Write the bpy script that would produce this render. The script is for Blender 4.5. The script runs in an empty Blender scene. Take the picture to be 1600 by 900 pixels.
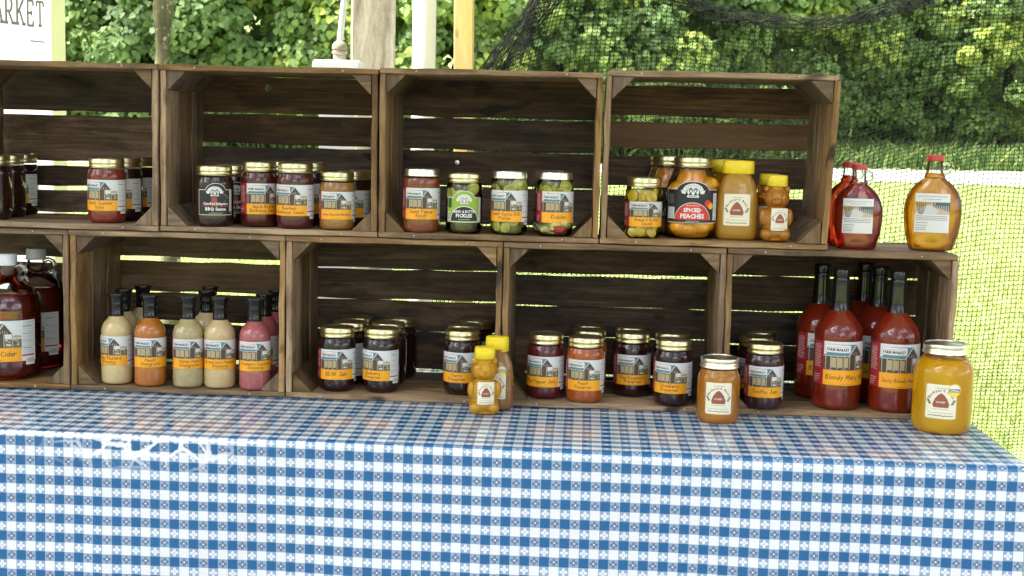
import bpy, bmesh, math, random
import numpy as np
from mathutils import Vector, Matrix, noise
C = bpy.context.scene.collection
random.seed(7); RNG = np.random.default_rng(11)
TZ = 0.75                      # table top height; the ground in front lies at z = 0
sc = bpy.context.scene

# ------------------------------------------------------------------ camera
cam_d = bpy.data.cameras.new('camera'); cam = bpy.data.objects.new('camera', cam_d); C.objects.link(cam)
cam_d.sensor_width = 36; cam_d.lens = 2109.8/1600*36; cam_d.clip_end = 600; cam_d.clip_start = 0.05
cam_d.dof.use_dof = True; cam_d.dof.focus_distance = 3.1; cam_d.dof.aperture_fstop = 13
a, b, g = -0.1156, -0.0241, 0.0519
Rm = Matrix.Rotation(g, 3, 'Z') @ Matrix.Rotation(a, 3, 'X') @ Matrix.Rotation(b, 3, 'Y')
Rc = Matrix((Rm.col[0], Rm.col[2], -Rm.col[1])).transposed()
cam.matrix_world = Matrix.Translation((1.0895, -2.8013, 0.5778+TZ)) @ Rc.to_4x4()
sc.camera = cam
# ------------------------------------------------------------------ light
SUN_DIR = Vector((-0.85, -0.16, 1.35)).normalized()      # towards the sun
w = bpy.data.worlds.new('World'); sc.world = w; w.use_nodes = True
wn = w.node_tree.nodes; wl = w.node_tree.links
sky = wn.new('ShaderNodeTexSky'); sky.sky_type = 'NISHITA'; sky.sun_disc = False
sky.sun_elevation = math.asin(SUN_DIR.z); sky.sun_rotation = math.atan2(SUN_DIR.x, SUN_DIR.y)
sky.air_density = 1.2; sky.dust_density = 5.0; sky.ozone_density = 0.6
# broken bright cloud added to the unseen sky for highlights on the jars
tcw = wn.new('ShaderNodeTexCoord'); nzw = wn.new('ShaderNodeTexNoise'); nzw.inputs['Scale'].default_value = 3.2; nzw.inputs['Detail'].default_value = 5; nzw.inputs['Roughness'].default_value = .6
rpw = wn.new('ShaderNodeValToRGB'); rpw.color_ramp.elements[0].position = .50; rpw.color_ramp.elements[1].position = .60
hsw = wn.new('ShaderNodeHueSaturation'); hsw.inputs['Saturation'].default_value = .12; hsw.inputs['Value'].default_value = 4.5
mxw = wn.new('ShaderNodeMix'); mxw.data_type = 'RGBA'
wl.new(tcw.outputs['Generated'], nzw.inputs['Vector']); wl.new(nzw.outputs[0], rpw.inputs[0]); wl.new(sky.outputs[0], hsw.inputs['Color'])
wl.new(rpw.outputs[0], mxw.inputs[0]); wl.new(sky.outputs[0], mxw.inputs[6]); wl.new(hsw.outputs[0], mxw.inputs[7])
wl.new(mxw.outputs[2], wn['Background'].inputs[0]); wn['Background'].inputs[1].default_value = 0.085
sd = bpy.data.lights.new('sun', 'SUN'); so = bpy.data.objects.new('sun', sd); C.objects.link(so)
sd.energy = 3.9; sd.angle = math.radians(8.0); sd.color = (1, .95, .86)
so.rotation_euler = (-SUN_DIR).to_track_quat('-Z', 'Y').to_euler(); so.location = (-6, -4, 9)
sc.view_settings.view_transform = 'Standard'; sc.view_settings.look = 'None'
sc.view_settings.exposure = 1.7; sc.view_settings.gamma = 1
sc.cycles.max_bounces = 10; sc.cycles.transparent_max_bounces = 24; sc.cycles.transmission_bounces = 8
sc.cycles.glossy_bounces = 4; sc.cycles.diffuse_bounces = 4
sc.cycles.caustics_reflective = False; sc.cycles.caustics_refractive = False
sc.cycles.sample_clamp_indirect = 6
sc.cycles.use_denoising = True

# ------------------------------------------------------------------ helpers
def link(name, me, parent=None, loc=(0,0,0), rot=(0,0,0)):
    o = bpy.data.objects.new(name, me); C.objects.link(o)
    o.location = loc; o.rotation_euler = rot
    if parent: o.parent = parent
    return o
def tag(o, label, cat, group=None, kind=None):
    if label: o['label'] = label
    if cat: o['category'] = cat
    if group: o['group'] = group
    if kind: o['kind'] = kind
    return o
def thing(name, label, cat, loc=(0,0,0), rz=0, group=None):
    o = bpy.data.objects.new(name, None); C.objects.link(o); o.empty_display_size = .05
    o.location = loc; o.rotation_euler = (0,0,rz)
    return tag(o, label, cat, group)
class MB:
    def __init__(s): s.v=[]; s.f=[]; s.m=[]
    def add(s, vs, fs, mi=0, M=None):
        n=len(s.v)
        s.v += [tuple(M@Vector(v)) for v in vs] if M is not None else [tuple(v) for v in vs]
        s.f += [tuple(i+n for i in f) for f in fs]; s.m += [mi]*len(fs)
        return s
    def mesh(s, name, mats, smooth=False, angle=None):
        me = bpy.data.meshes.new(name); me.from_pydata(s.v, [], s.f)
        for m in mats: me.materials.append(m)
        me.polygons.foreach_set('material_index', s.m)
        if smooth: me.polygons.foreach_set('use_smooth', [True]*len(s.f))
        me.update()
        if angle is not None:
            try: me.set_sharp_from_angle(angle=math.radians(angle))
            except Exception: pass
        return me
def npmesh(name, V, F, mats, smooth=False, attrs=None):
    """V (n,3), F (m,k) numpy arrays"""
    me = bpy.data.meshes.new(name); k=F.shape[1]
    me.vertices.add(len(V)); me.vertices.foreach_set('co', V.astype(np.float32).ravel())
    me.loops.add(F.size); me.loops.foreach_set('vertex_index', F.astype(np.int32).ravel())
    me.polygons.add(len(F)); me.polygons.foreach_set('loop_start', np.arange(0,F.size,k,dtype=np.int32))
    me.polygons.foreach_set('loop_total', np.full(len(F),k,dtype=np.int32))
    if smooth: me.polygons.foreach_set('use_smooth', np.ones(len(F),dtype=bool))
    for m in mats: me.materials.append(m)
    for n,vals in (attrs or {}).items():
        at = me.attributes.new(n,'FLOAT','POINT'); at.data.foreach_set('value', vals.astype(np.float32))
    me.update(calc_edges=True); me.validate()
    return me
def box(x0,x1,y0,y1,z0,z1):
    v=[(x0,y0,z0),(x1,y0,z0),(x1,y1,z0),(x0,y1,z0),(x0,y0,z1),(x1,y0,z1),(x1,y1,z1),(x0,y1,z1)]
    return v,[(0,3,2,1),(4,5,6,7),(0,1,5,4),(1,2,6,5),(2,3,7,6),(3,0,4,7)]
def lathe(prof, n=32, sx=1, sy=1, cap0=True, cap1=True):
    v=[];f=[];m=len(prof)
    for r,z in prof:
        for i in range(n):
            t=2*math.pi*i/n; v.append((r*math.cos(t)*sx, r*math.sin(t)*sy, z))
    for j in range(m-1):
        for i in range(n):
            f.append((j*n+i, j*n+(i+1)%n, (j+1)*n+(i+1)%n, (j+1)*n+i))
    if cap0: f.append(tuple(range(n-1,-1,-1)))
    if cap1: f.append(tuple((m-1)*n+i for i in range(n)))
    return v,f
def tube(pts, r, n=8, closed=False, rr=None):
    pts=[Vector(p) for p in pts]; v=[];f=[];m=len(pts)
    for j,p in enumerate(pts):
        if closed: d=pts[(j+1)%m]-pts[j-1]
        else: d=pts[min(j+1,m-1)]-pts[max(j-1,0)]
        q=d.normalized().to_track_quat('Z','Y'); rad=rr[j] if rr else r
        for i in range(n):
            t=2*math.pi*i/n; v.append(p+q@Vector((rad*math.cos(t),rad*math.sin(t),0)))
    for j in range(m if closed else m-1):
        k=(j+1)%m
        for i in range(n): f.append((j*n+i,j*n+(i+1)%n,k*n+(i+1)%n,k*n+i))
    if not closed: f.append(tuple(range(n-1,-1,-1))); f.append(tuple((m-1)*n+i for i in range(n)))
    return v,f
def sphere(c, r, n=12, m=8, s=(1,1,1)):
    prof=[(max(r*math.sin(math.pi*j/m),1e-5), -r*math.cos(math.pi*j/m)) for j in range(m+1)]
    v,f=lathe(prof,n,cap0=False,cap1=False)
    return [(c[0]+x*s[0],c[1]+y*s[1],c[2]+z*s[2]) for x,y,z in v],f

# ------------------------------------------------------------------ materials
def mat(name, col=(.5,.5,.5), rough=.5, **kw):
    m=bpy.data.materials.new(name); m.use_nodes=True; p=m.node_tree.nodes['Principled BSDF']
    p.inputs['Base Color'].default_value=(*col,1); p.inputs['Roughness'].default_value=rough
    for k,v in kw.items(): p.inputs[k.replace('_',' ')].default_value=v
    return m
class NT:
    def __init__(s,m): s.t=m.node_tree; s.n=s.t.nodes; s.l=s.t.links; s.p=s.n['Principled BSDF']
    def node(s,ty,**kw):
        n=s.n.new(ty)
        for k,v in kw.items(): setattr(n,k,v)
        return n
    def set(s,sock,v):
        if hasattr(v,'is_output'): s.l.new(v,sock)
        elif isinstance(v,(tuple,list)) and len(v)==3 and sock.type=='RGBA': sock.default_value=(*v,1)
        else: sock.default_value=v
    def math(s,op,a,b=0.,c=0.):
        n=s.node('ShaderNodeMath',operation=op); s.set(n.inputs[0],a); s.set(n.inputs[1],b); s.set(n.inputs[2],c); return n.outputs[0]
    def mix(s,f,a,b,bt='MIX'):
        n=s.node('ShaderNodeMix',data_type='RGBA',blend_type=bt); s.set(n.inputs[0],f); s.set(n.inputs[6],a); s.set(n.inputs[7],b); return n.outputs[2]
    def noise(s,vec,scale,detail=3,rough=.55,dist=0):
        n=s.node('ShaderNodeTexNoise'); n.inputs['Scale'].default_value=scale; n.inputs['Detail'].default_value=detail
        n.inputs['Roughness'].default_value=rough; n.inputs['Distortion'].default_value=dist
        if vec is not None: s.l.new(vec,n.inputs['Vector'])
        return n.outputs[0]
    def ramp(s,f,stops):
        n=s.node('ShaderNodeValToRGB'); s.l.new(f,n.inputs[0]); e=n.color_ramp.elements
        while len(e)<len(stops): e.new(.5)
        for el,(p,c) in zip(e,stops): el.position=p; el.color=(*c,1) if len(c)==3 else c
        return n.outputs[0]
    def obj(s): return s.node('ShaderNodeTexCoord').outputs['Object']
    def vmul(s,v,k):
        n=s.node('ShaderNodeVectorMath',operation='MULTIPLY'); s.l.new(v,n.inputs[0]); n.inputs[1].default_value=k; return n.outputs[0]
    def vadd(s,v,k):
        n=s.node('ShaderNodeVectorMath',operation='ADD'); s.l.new(v,n.inputs[0]); s.set(n.inputs[1],k); return n.outputs[0]
    def rand(s): return s.node('ShaderNodeObjectInfo').outputs['Random']
    def bump(s,h,st=.3,d=.001):
        n=s.node('ShaderNodeBump'); n.inputs['Strength'].default_value=st; n.inputs['Distance'].default_value=d
        s.l.new(h,n.inputs['Height']); s.l.new(n.outputs[0],s.p.inputs['Normal']); return n.outputs[0]
def wood(name, dark, mid, light, stain=.5, rough=.75, grain=90, bump=.5):
    """long axis of the board = object X"""
    m=mat(name,rough=rough); t=NT(m); o=t.obj(); r=t.rand()
    off=t.node('ShaderNodeCombineXYZ'); t.l.new(t.math('MULTIPLY',r,37.),off.inputs[0]); t.l.new(t.math('MULTIPLY',r,91.),off.inputs[1]); t.l.new(t.math('MULTIPLY',r,53.),off.inputs[2])
    o=t.vadd(o,off.outputs[0])
    fine=t.noise(t.vmul(o,(4,grain,grain)),1.6,5,.65,.3)
    broad=t.noise(t.vmul(o,(1.2,14,14)),1.5,3,.5,.6)
    blot=t.noise(t.vmul(o,(6,16,16)),1.3,5,.65,.4)
    spk=t.noise(o,160,2); kn=t.noise(t.vmul(o,(9,22,22)),1.0,1,.4)
    f=t.math('ADD',t.math('MULTIPLY',fine,.6),t.math('MULTIPLY',broad,.4))
    c=t.ramp(f,[(.33,dark),(.5,mid),(.66,light)])
    c=t.mix(t.math('MULTIPLY',t.ramp(blot,[(.48,(0,0,0)),(.64,(1,1,1))]),stain),c,tuple(x*.45 for x in dark))
    c=t.mix(t.ramp(spk,[(.66,(0,0,0)),(.74,(1,1,1))]),c,tuple(x*.5 for x in mid))
    c=t.mix(t.math('MULTIPLY',t.ramp(t.noise(t.vmul(o,(2.2,9,9)),1.6,5,.7,.8),[(.50,(0,0,0)),(.66,(1,1,1))]),.5),c,tuple(.6*x+.4*y for x,y in zip(light,(.25,.165,.095))))
    c=t.mix(t.ramp(kn,[(.71,(0,0,0)),(.76,(1,1,1))]),c,tuple(x*.35 for x in dark))
    c=t.mix(t.math('MULTIPLY',t.ramp(t.noise(t.vmul(o,(3,40,40)),1.1,4,.7),[(.58,(0,0,0)),(.75,(1,1,1))]),.45),c,tuple(min(.5,x*1.5) for x in light))
    hv=t.node('ShaderNodeHueSaturation'); t.l.new(c,hv.inputs['Color'])
    t.l.new(t.math('MULTIPLY_ADD',r,.75,.62),hv.inputs['Value']); t.l.new(t.math('MULTIPLY_ADD',t.math('FRACT',t.math('MULTIPLY',r,7.3)),.35,.8),hv.inputs['Saturation'])
    t.l.new(hv.outputs[0],t.p.inputs['Base Color']); t.bump(f,bump,.0012)
    return m
M={}
M['wood']=wood('crate_wood',(.088,.045,.017),(.25,.145,.060),(.42,.275,.14),.55,grain=70,bump=.8)
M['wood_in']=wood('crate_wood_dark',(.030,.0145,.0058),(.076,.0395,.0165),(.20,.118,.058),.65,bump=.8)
M['wood_warm']=wood('crate_wood_warm',(.20,.082,.024),(.30,.13,.04),(.36,.18,.065),.15,grain=60)
M['wood_grey']=wood('crate_wood_grey',(.066,.037,.015),(.155,.094,.042),(.28,.185,.092),.45,grain=70,bump=.8)
M['post']=wood('weathered_post',(.10,.08,.055),(.46,.40,.31),(.72,.66,.55),.35,.85,grain=20,bump=.4)
M['lumber']=wood('yellow_lumber',(.50,.34,.11),(.62,.45,.17),(.72,.56,.26),.1,.6,grain=30,bump=.2)
M['gold']=mat('gold_lid',(.66,.59,.34),.28,Metallic=1.0)
t=NT(M['gold']); t.bump(t.noise(t.obj(),120,2),.08,.001)
M['silver']=mat('pale_lid',(.82,.78,.62),.30,Metallic=1.0)
M['nail']=mat('nail_metal',(.55,.53,.5),.35,Metallic=1.0)
def glass_shell(name,tint=(1,1,1),rough=.03):
    m=bpy.data.materials.new(name); m.use_nodes=True; t=m.node_tree; t.nodes.clear()
    o=t.nodes.new('ShaderNodeOutputMaterial'); mx=t.nodes.new('ShaderNodeMixShader'); tr=t.nodes.new('ShaderNodeBsdfTransparent'); gl=t.nodes.new('ShaderNodeBsdfGlossy')
    fr=t.nodes.new('ShaderNodeFresnel'); fr.inputs[0].default_value=1.36
    tr.inputs[0].default_value=(*tint,1); gl.inputs['Roughness'].default_value=rough
    nz=t.nodes.new('ShaderNodeTexNoise'); nz.inputs['Scale'].default_value=38; tc=t.nodes.new('ShaderNodeTexCoord'); bp=t.nodes.new('ShaderNodeBump')
    bp.inputs['Strength'].default_value=.12; bp.inputs['Distance'].default_value=.002
    t.links.new(tc.outputs['Object'],nz.inputs[0]); t.links.new(nz.outputs[0],bp.inputs['Height']); t.links.new(bp.outputs[0],gl.inputs['Normal']); t.links.new(bp.outputs[0],fr.inputs['Normal'])
    t.links.new(fr.outputs[0],mx.inputs[0]); t.links.new(tr.outputs[0],mx.inputs[1]); t.links.new(gl.outputs[0],mx.inputs[2]); t.links.new(mx.outputs[0],o.inputs[0])
    return m
M['glass']=glass_shell('clear_glass',(.99,.995,.99))
M['thick_glass']=mat('thick_glass',(.96,.98,.96),.02,Transmission_Weight=1.,IOR=1.5)
def filling(name,c1,c2,scale=60,rough=.45,sss=0.,speck=None):
    m=mat(name,c1,rough); t=NT(m); o=t.obj()
    c=t.mix(t.ramp(t.noise(o,scale,4,.6),[(.35,(0,0,0)),(.65,(1,1,1))]),c1,c2)
    if speck:
        c=t.mix(t.ramp(t.noise(o,330,1),[(.68,(0,0,0)),(.72,(1,1,1))]),c,speck)
    t.l.new(c,t.p.inputs['Base Color'])
    t.p.inputs['Coat Weight'].default_value=1; t.p.inputs['Coat IOR'].default_value=1.52; t.p.inputs['Coat Roughness'].default_value=.03; t.p.inputs['Specular IOR Level'].default_value=0.1
    bp=t.node('ShaderNodeBump'); bp.inputs['Strength'].default_value=.15; bp.inputs['Distance'].default_value=.002; t.l.new(t.noise(o,38,2),bp.inputs['Height']); t.l.new(bp.outputs[0],t.p.inputs['Coat Normal'])
    if sss: t.p.inputs['Subsurface Weight'].default_value=sss; t.p.inputs['Subsurface Radius'].default_value=(.02,.01,.004); t.p.inputs['Subsurface Scale'].default_value=.5
    return m
def syrup(name,col,trans=.75,rough=.06,ior=1.36,glow=0.,tcol=None):
    m=mat(name,col,rough,Transmission_Weight=trans,IOR=ior,Coat_Weight=.6,Coat_Roughness=.03,Coat_IOR=1.5)
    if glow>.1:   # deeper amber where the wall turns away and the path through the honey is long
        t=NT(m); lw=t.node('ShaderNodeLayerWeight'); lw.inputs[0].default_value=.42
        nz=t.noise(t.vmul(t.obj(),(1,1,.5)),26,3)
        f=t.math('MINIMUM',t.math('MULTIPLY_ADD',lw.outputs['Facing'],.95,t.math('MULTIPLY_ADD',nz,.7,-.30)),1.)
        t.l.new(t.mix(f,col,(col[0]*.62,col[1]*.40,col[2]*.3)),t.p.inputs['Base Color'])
    if glow:
        t=NT(m); tr=t.node('ShaderNodeBsdfTranslucent'); tr.inputs[0].default_value=(*(tcol or col),1); mx=t.node('ShaderNodeMixShader'); mx.inputs[0].default_value=glow
        t.l.new(t.p.outputs[0],mx.inputs[1]); t.l.new(tr.outputs[0],mx.inputs[2]); t.l.new(mx.outputs[0],t.n['Material Output'].inputs[0])
    return m
F={
 'salsa':filling('red_salsa',(.20,.022,.008),(.12,.012,.005),90),
 'dark':filling('dark_preserve',(.010,.003,.003),(.018,.005,.004),50,.3),
 'bbq':filling('dark_barbecue_sauce',(.028,.006,.004),(.018,.005,.003),50,.35),
 'redsauce':filling('red_barbecue_sauce',(.085,.012,.010),(.06,.009,.008),50,.35),
 'mustard':filling('brown_mustard',(.31,.145,.033),(.25,.11,.026),120,speck=(.12,.05,.02)),
 'relish':filling('pepper_relish',(.22,.032,.010),(.13,.045,.010),70,speck=(.32,.20,.03)),
 'redjelly':filling('red_pepper_jelly',(.09,.010,.012),(.06,.008,.010),60,.25),
 'peachjam':filling('peach_preserve',(.36,.080,.009),(.27,.056,.007),50,.3),
 'raspberry':filling('raspberry_preserve',(.014,.003,.004),(.022,.005,.005),60,.3),
 'traffic':filling('plum_jam',(.024,.005,.006),(.035,.007,.008),60,.3),
 'cream':filling('pale_yellow_dressing',(.56,.44,.22),(.52,.40,.19),40,speck=(.30,.24,.09)),
 'peachv':filling('orange_vinaigrette',(.41,.14,.018),(.35,.11,.015),40,speck=(.25,.09,.02)),
 'herb':filling('herb_vinaigrette',(.42,.34,.17),(.33,.265,.125),70,speck=(.09,.09,.035)),
 'garlic':filling('garlic_dressing',(.54,.40,.20),(.48,.35,.17),40,speck=(.30,.22,.09)),
 'pink':filling('pink_dressing',(.37,.10,.095),(.31,.075,.08),40,speck=(.62,.25,.24)),
 'bloody':filling('tomato_cocktail_mix',(.20,.016,.004),(.11,.009,.003),22,.35),
 'brine_green':filling('green_brine',(.17,.15,.018),(.11,.11,.012),40,.4),
 'brine_dark':filling('dark_green_brine',(.085,.080,.012),(.06,.06,.010),40,.4),
 'brine_yellow':filling('yellow_brine',(.46,.33,.012),(.36,.26,.01),40,.4),
 'peachsyrup':filling('orange_fruit_syrup',(.72,.27,.008),(.60,.20,.006),40,.35),
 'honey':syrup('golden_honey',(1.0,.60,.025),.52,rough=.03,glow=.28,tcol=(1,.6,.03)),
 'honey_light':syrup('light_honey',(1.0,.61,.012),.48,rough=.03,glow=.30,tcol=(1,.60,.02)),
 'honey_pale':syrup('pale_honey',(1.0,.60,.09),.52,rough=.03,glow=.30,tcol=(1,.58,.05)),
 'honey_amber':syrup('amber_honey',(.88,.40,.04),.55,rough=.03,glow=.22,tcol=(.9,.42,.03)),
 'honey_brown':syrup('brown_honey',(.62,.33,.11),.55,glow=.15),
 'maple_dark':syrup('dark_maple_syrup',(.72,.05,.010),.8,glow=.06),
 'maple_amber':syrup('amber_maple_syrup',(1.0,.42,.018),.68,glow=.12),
 'cider':syrup('red_cider',(.72,.045,.018),.9),
}
M['slice']=filling('pickle_slice_flesh',(.52,.50,.075),(.36,.37,.04),80,.35)
M['slice_rind']=filling('pickle_slice_rind',(.10,.15,.015),(.16,.20,.02),80,.35)
M['squash']=filling('yellow_squash_flesh',(.74,.50,.02),(.60,.42,.02),80,.35)
M['fruit']=filling('peach_half_flesh',(.88,.40,.014),(.78,.30,.010),30,.35)
M['cauli']=filling('cauliflower',(.58,.52,.18),(.45,.42,.12),150,.5)
M['pepper']=filling('red_pepper_piece',(.36,.035,.012),(.28,.02,.01),60,.35)
M['blackcap']=mat('black_plastic',(.008,.008,.008),.14)
M['redcap']=mat('red_cap',(.55,.045,.04),.4)
M['whitecap']=mat('white_cap',(.72,.73,.74),.4)
M['yellowcap']=mat('yellow_cap',(.80,.60,.015),.4,Subsurface_Weight=.1)
# label inks
def ink(n,c,r=.42): M[n]=mat(n,c,r); return M[n]
INKS=['paper','sky_print','timber_print','roof_print','post_print','yard_print','tan_print','orange_band','writing_ink','red_panel','grey_ink','trim_print','plaque_edge','black_label','green_label','dark_green','red_round','cream_label','hive_print','leaf_print','yellow_ring','tree_print','teal_print','road_print','green_lines']
for n,c in zip(INKS,[(.74,.74,.72),(.66,.67,.67),(.07,.048,.034),(.085,.22,.27),(.42,.34,.24),(.15,.14,.065),(.42,.33,.17),(.86,.37,.015),(.055,.03,.015),(.30,.012,.018),(.22,.22,.23),(.62,.62,.60),(.36,.36,.36),(.012,.011,.011),(.27,.42,.035),(.03,.09,.012),(.58,.035,.025),(.78,.72,.56),(.30,.075,.05),(.16,.15,.08),(.80,.66,.05),(.42,.28,.06),(.07,.13,.14),(.55,.45,.34),(.10,.12,.05)]): ink(n,c)
IDX={n:i for i,n in enumerate(INKS)}; INKM=[M[n] for n in INKS]

# ------------------------------------------------------------------ flat print: polygons laid round a jar
def clip(poly, x, keep_left):
    out=[]
    for i in range(len(poly)):
        p,q=poly[i],poly[(i+1)%len(poly)]
        ip=(p[0]<=x)==keep_left or p[0]==x; iq=(q[0]<=x)==keep_left or q[0]==x
        if ip: out.append(p)
        if ip!=iq and q[0]!=p[0]:
            tt=(x-p[0])/(q[0]-p[0]); out.append((x,p[1]+tt*(q[1]-p[1])))
    return out
_tx={}
def text_polys(s, bold=0.0):
    k=(s,bold)
    if k in _tx: return _tx[k]
    cu=bpy.data.curves.new('lettering','FONT'); cu.body=s; cu.size=1; cu.resolution_u=1; cu.offset=bold; cu.fill_mode='FRONT'
    ob=bpy.data.objects.new('lettering',cu); me=bpy.data.meshes.new_from_object(ob)
    vs=[(v.co.x,v.co.y) for v in me.vertices]; ps=[[vs[i] for i in p.vertices] for p in me.polygons]
    bpy.data.objects.remove(ob); bpy.data.curves.remove(cu); bpy.data.meshes.remove(me)
    fx=[]
    for p in ps:
        ar=sum(p[i][0]*p[(i+1)%len(p)][1]-p[(i+1)%len(p)][0]*p[i][1] for i in range(len(p)))
        fx.append(p if ar>0 else p[::-1])
    xs=[x for p in fx for x,_ in p] or [0,1]; x0,x1=min(xs),max(xs)
    _tx[k]=([[(x-x0,y) for x,y in p] for p in fx], x1-x0); return _tx[k]
HW={ # single-stroke handwriting: width, strokes (x height 5, capital 9, descender -4)
'a':(5,[[(4,4.5),(2,5),(0,3),(.4,.6),(2,0),(4,2),(4,5),(4,1),(5,0)]]),'b':(5,[[(0,9),(0,0)],[(0,3),(2,5),(4,3.5),(3.6,1),(2,0),(0,1)]]),
'c':(4.3,[[(4,4.2),(2.4,5),(.4,3.6),(.2,1.4),(1.6,0),(4,.8)]]),'d':(5,[[(4,4),(2,5),(0,3),(.4,.6),(2,0),(4,2)],[(4,9),(4,0)]]),
'e':(4.5,[[(.3,2.4),(4,3),(3.4,4.8),(1.6,5),(.2,3),(.6,.8),(2.2,0),(4.2,.9)]]),'f':(3.6,[[(3.6,8.4),(2.4,9),(1.5,7.4),(1.4,0)],[(0,5),(3.2,5)]]),
'g':(5,[[(4,4.5),(2,5),(0,3),(.6,.8),(2,.4),(4,2),(4,5),(4,-2.6),(2.4,-4),(.4,-3)]]),'h':(5,[[(0,9),(0,0)],[(0,3),(2,5),(3.8,4),(4,0)]]),
'i':(2,[[(.8,5),(.8,0)],[(.8,7),(.9,7.5)]]),'j':(2.5,[[(1.4,5),(1.4,-3),(0,-4)],[(1.4,7),(1.5,7.5)]]),'k':(4.5,[[(0,9),(0,0)],[(3.8,5),(.2,2.4),(4,0)]]),
'l':(2,[[(.8,9),(.8,.5),(1.8,0)]]),'m':(7,[[(0,5),(0,0)],[(0,3.4),(1.6,5),(3,4),(3,0)],[(3,3.4),(4.6,5),(6,4),(6,0)]]),'n':(5,[[(0,5),(0,0)],[(0,3.2),(2,5),(3.8,4),(4,0)]]),
'o':(4.8,[[(2,5),(.2,3.4),(.4,1),(2,0),(3.8,1.2),(4,3.6),(2,5)]]),'p':(5,[[(0,5),(0,-4)],[(0,3),(2,5),(4,3.5),(3.4,1),(2,0),(0,1)]]),'q':(5,[[(4,4.5),(2,5),(0,3),(.6,.8),(2,.4),(4,2),(4,5),(4,-4)]]),
'r':(3.8,[[(0,5),(0,0)],[(0,3),(1.6,4.8),(3.4,4.6)]]),'s':(4,[[(3.6,4.4),(1.8,5),(.4,4),(3.2,1.6),(2,0),(.2,.6)]]),'t':(3.4,[[(1.4,8),(1.4,.8),(2.8,0)],[(0,5.4),(3,5.4)]]),
'u':(5,[[(0,5),(.2,1),(1.8,0),(3.8,1.6)],[(4,5),(4,0)]]),'v':(4.4,[[(0,5),(2,0),(4,5)]]),'w':(6.4,[[(0,5),(1.5,0),(3,4.4),(4.5,0),(6,5)]]),'x':(4.4,[[(0,5),(4,0)],[(4,5),(0,0)]]),
'y':(4.6,[[(0,5),(2,.6)],[(4,5),(1,-4)]]),'z':(4.4,[[(0,5),(4,5),(0,0),(4,0)]]),
'A':(6.5,[[(0,0),(3,9),(6,0)],[(1,3.4),(5,3.4)]]),'B':(6,[[(0,0),(0,9),(3.6,8.6),(4,6.4),(.2,5),(4.6,3.6),(4.4,.8),(0,0)]]),'C':(6,[[(5.4,7.6),(3,9),(.6,6.6),(.6,2.4),(3,0),(5.6,1.6)]]),
'D':(6.4,[[(0,0),(0,9),(3.6,8),(5.4,4.6),(3.6,.8),(0,0)]]),'E':(5.4,[[(5,9),(0,9),(0,0),(5,0)],[(0,4.8),(4,4.8)]]),'F':(5.2,[[(5,9),(0,9),(0,0)],[(0,4.8),(4,4.8)]]),'G':(6.4,[[(5.4,7.6),(3,9),(.6,6.6),(.6,2.4),(3,0),(5.4,1.4),(5.4,4),(3.4,4)]]),
'H':(6,[[(0,9),(0,0)],[(5,9),(5,0)],[(0,4.6),(5,4.6)]]),'I':(2.4,[[(1,9),(1,0)]]),'J':(5,[[(1,9),(5,9)],[(3.6,9),(3.4,1.4),(1.8,0),(0,1.2)]]),'K':(6,[[(0,9),(0,0)],[(5,9),(.2,4.4),(5.4,0)]]),
'M':(7.6,[[(0,0),(.6,9),(3.4,2.4),(6.4,9),(7,0)]]),'P':(5.6,[[(0,0),(0,9),(3.8,8.4),(4.4,6.4),(3,4.6),(0,4.4)]]),'R':(6,[[(0,0),(0,9),(3.8,8.4),(4.2,6.4),(0,4.6),(5,0)]]),
'S':(5.6,[[(5,8),(3,9),(.6,7.2),(4.6,3),(3,0),(.2,1)]]),'T':(6,[[(0,9),(6,9)],[(3,9),(3,0)]]),'V':(6,[[(0,9),(2.8,0),(5.6,9)]]),'Z':(5.6,[[(0,9),(5.2,9),(0,0),(5.4,0)]]),
'&':(5,[[(4.6,0),(.8,6),(1.6,7.6),(3,6.6),(.4,2),(1.6,0),(4.6,3)]]),' ':(3.2,[])}
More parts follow.
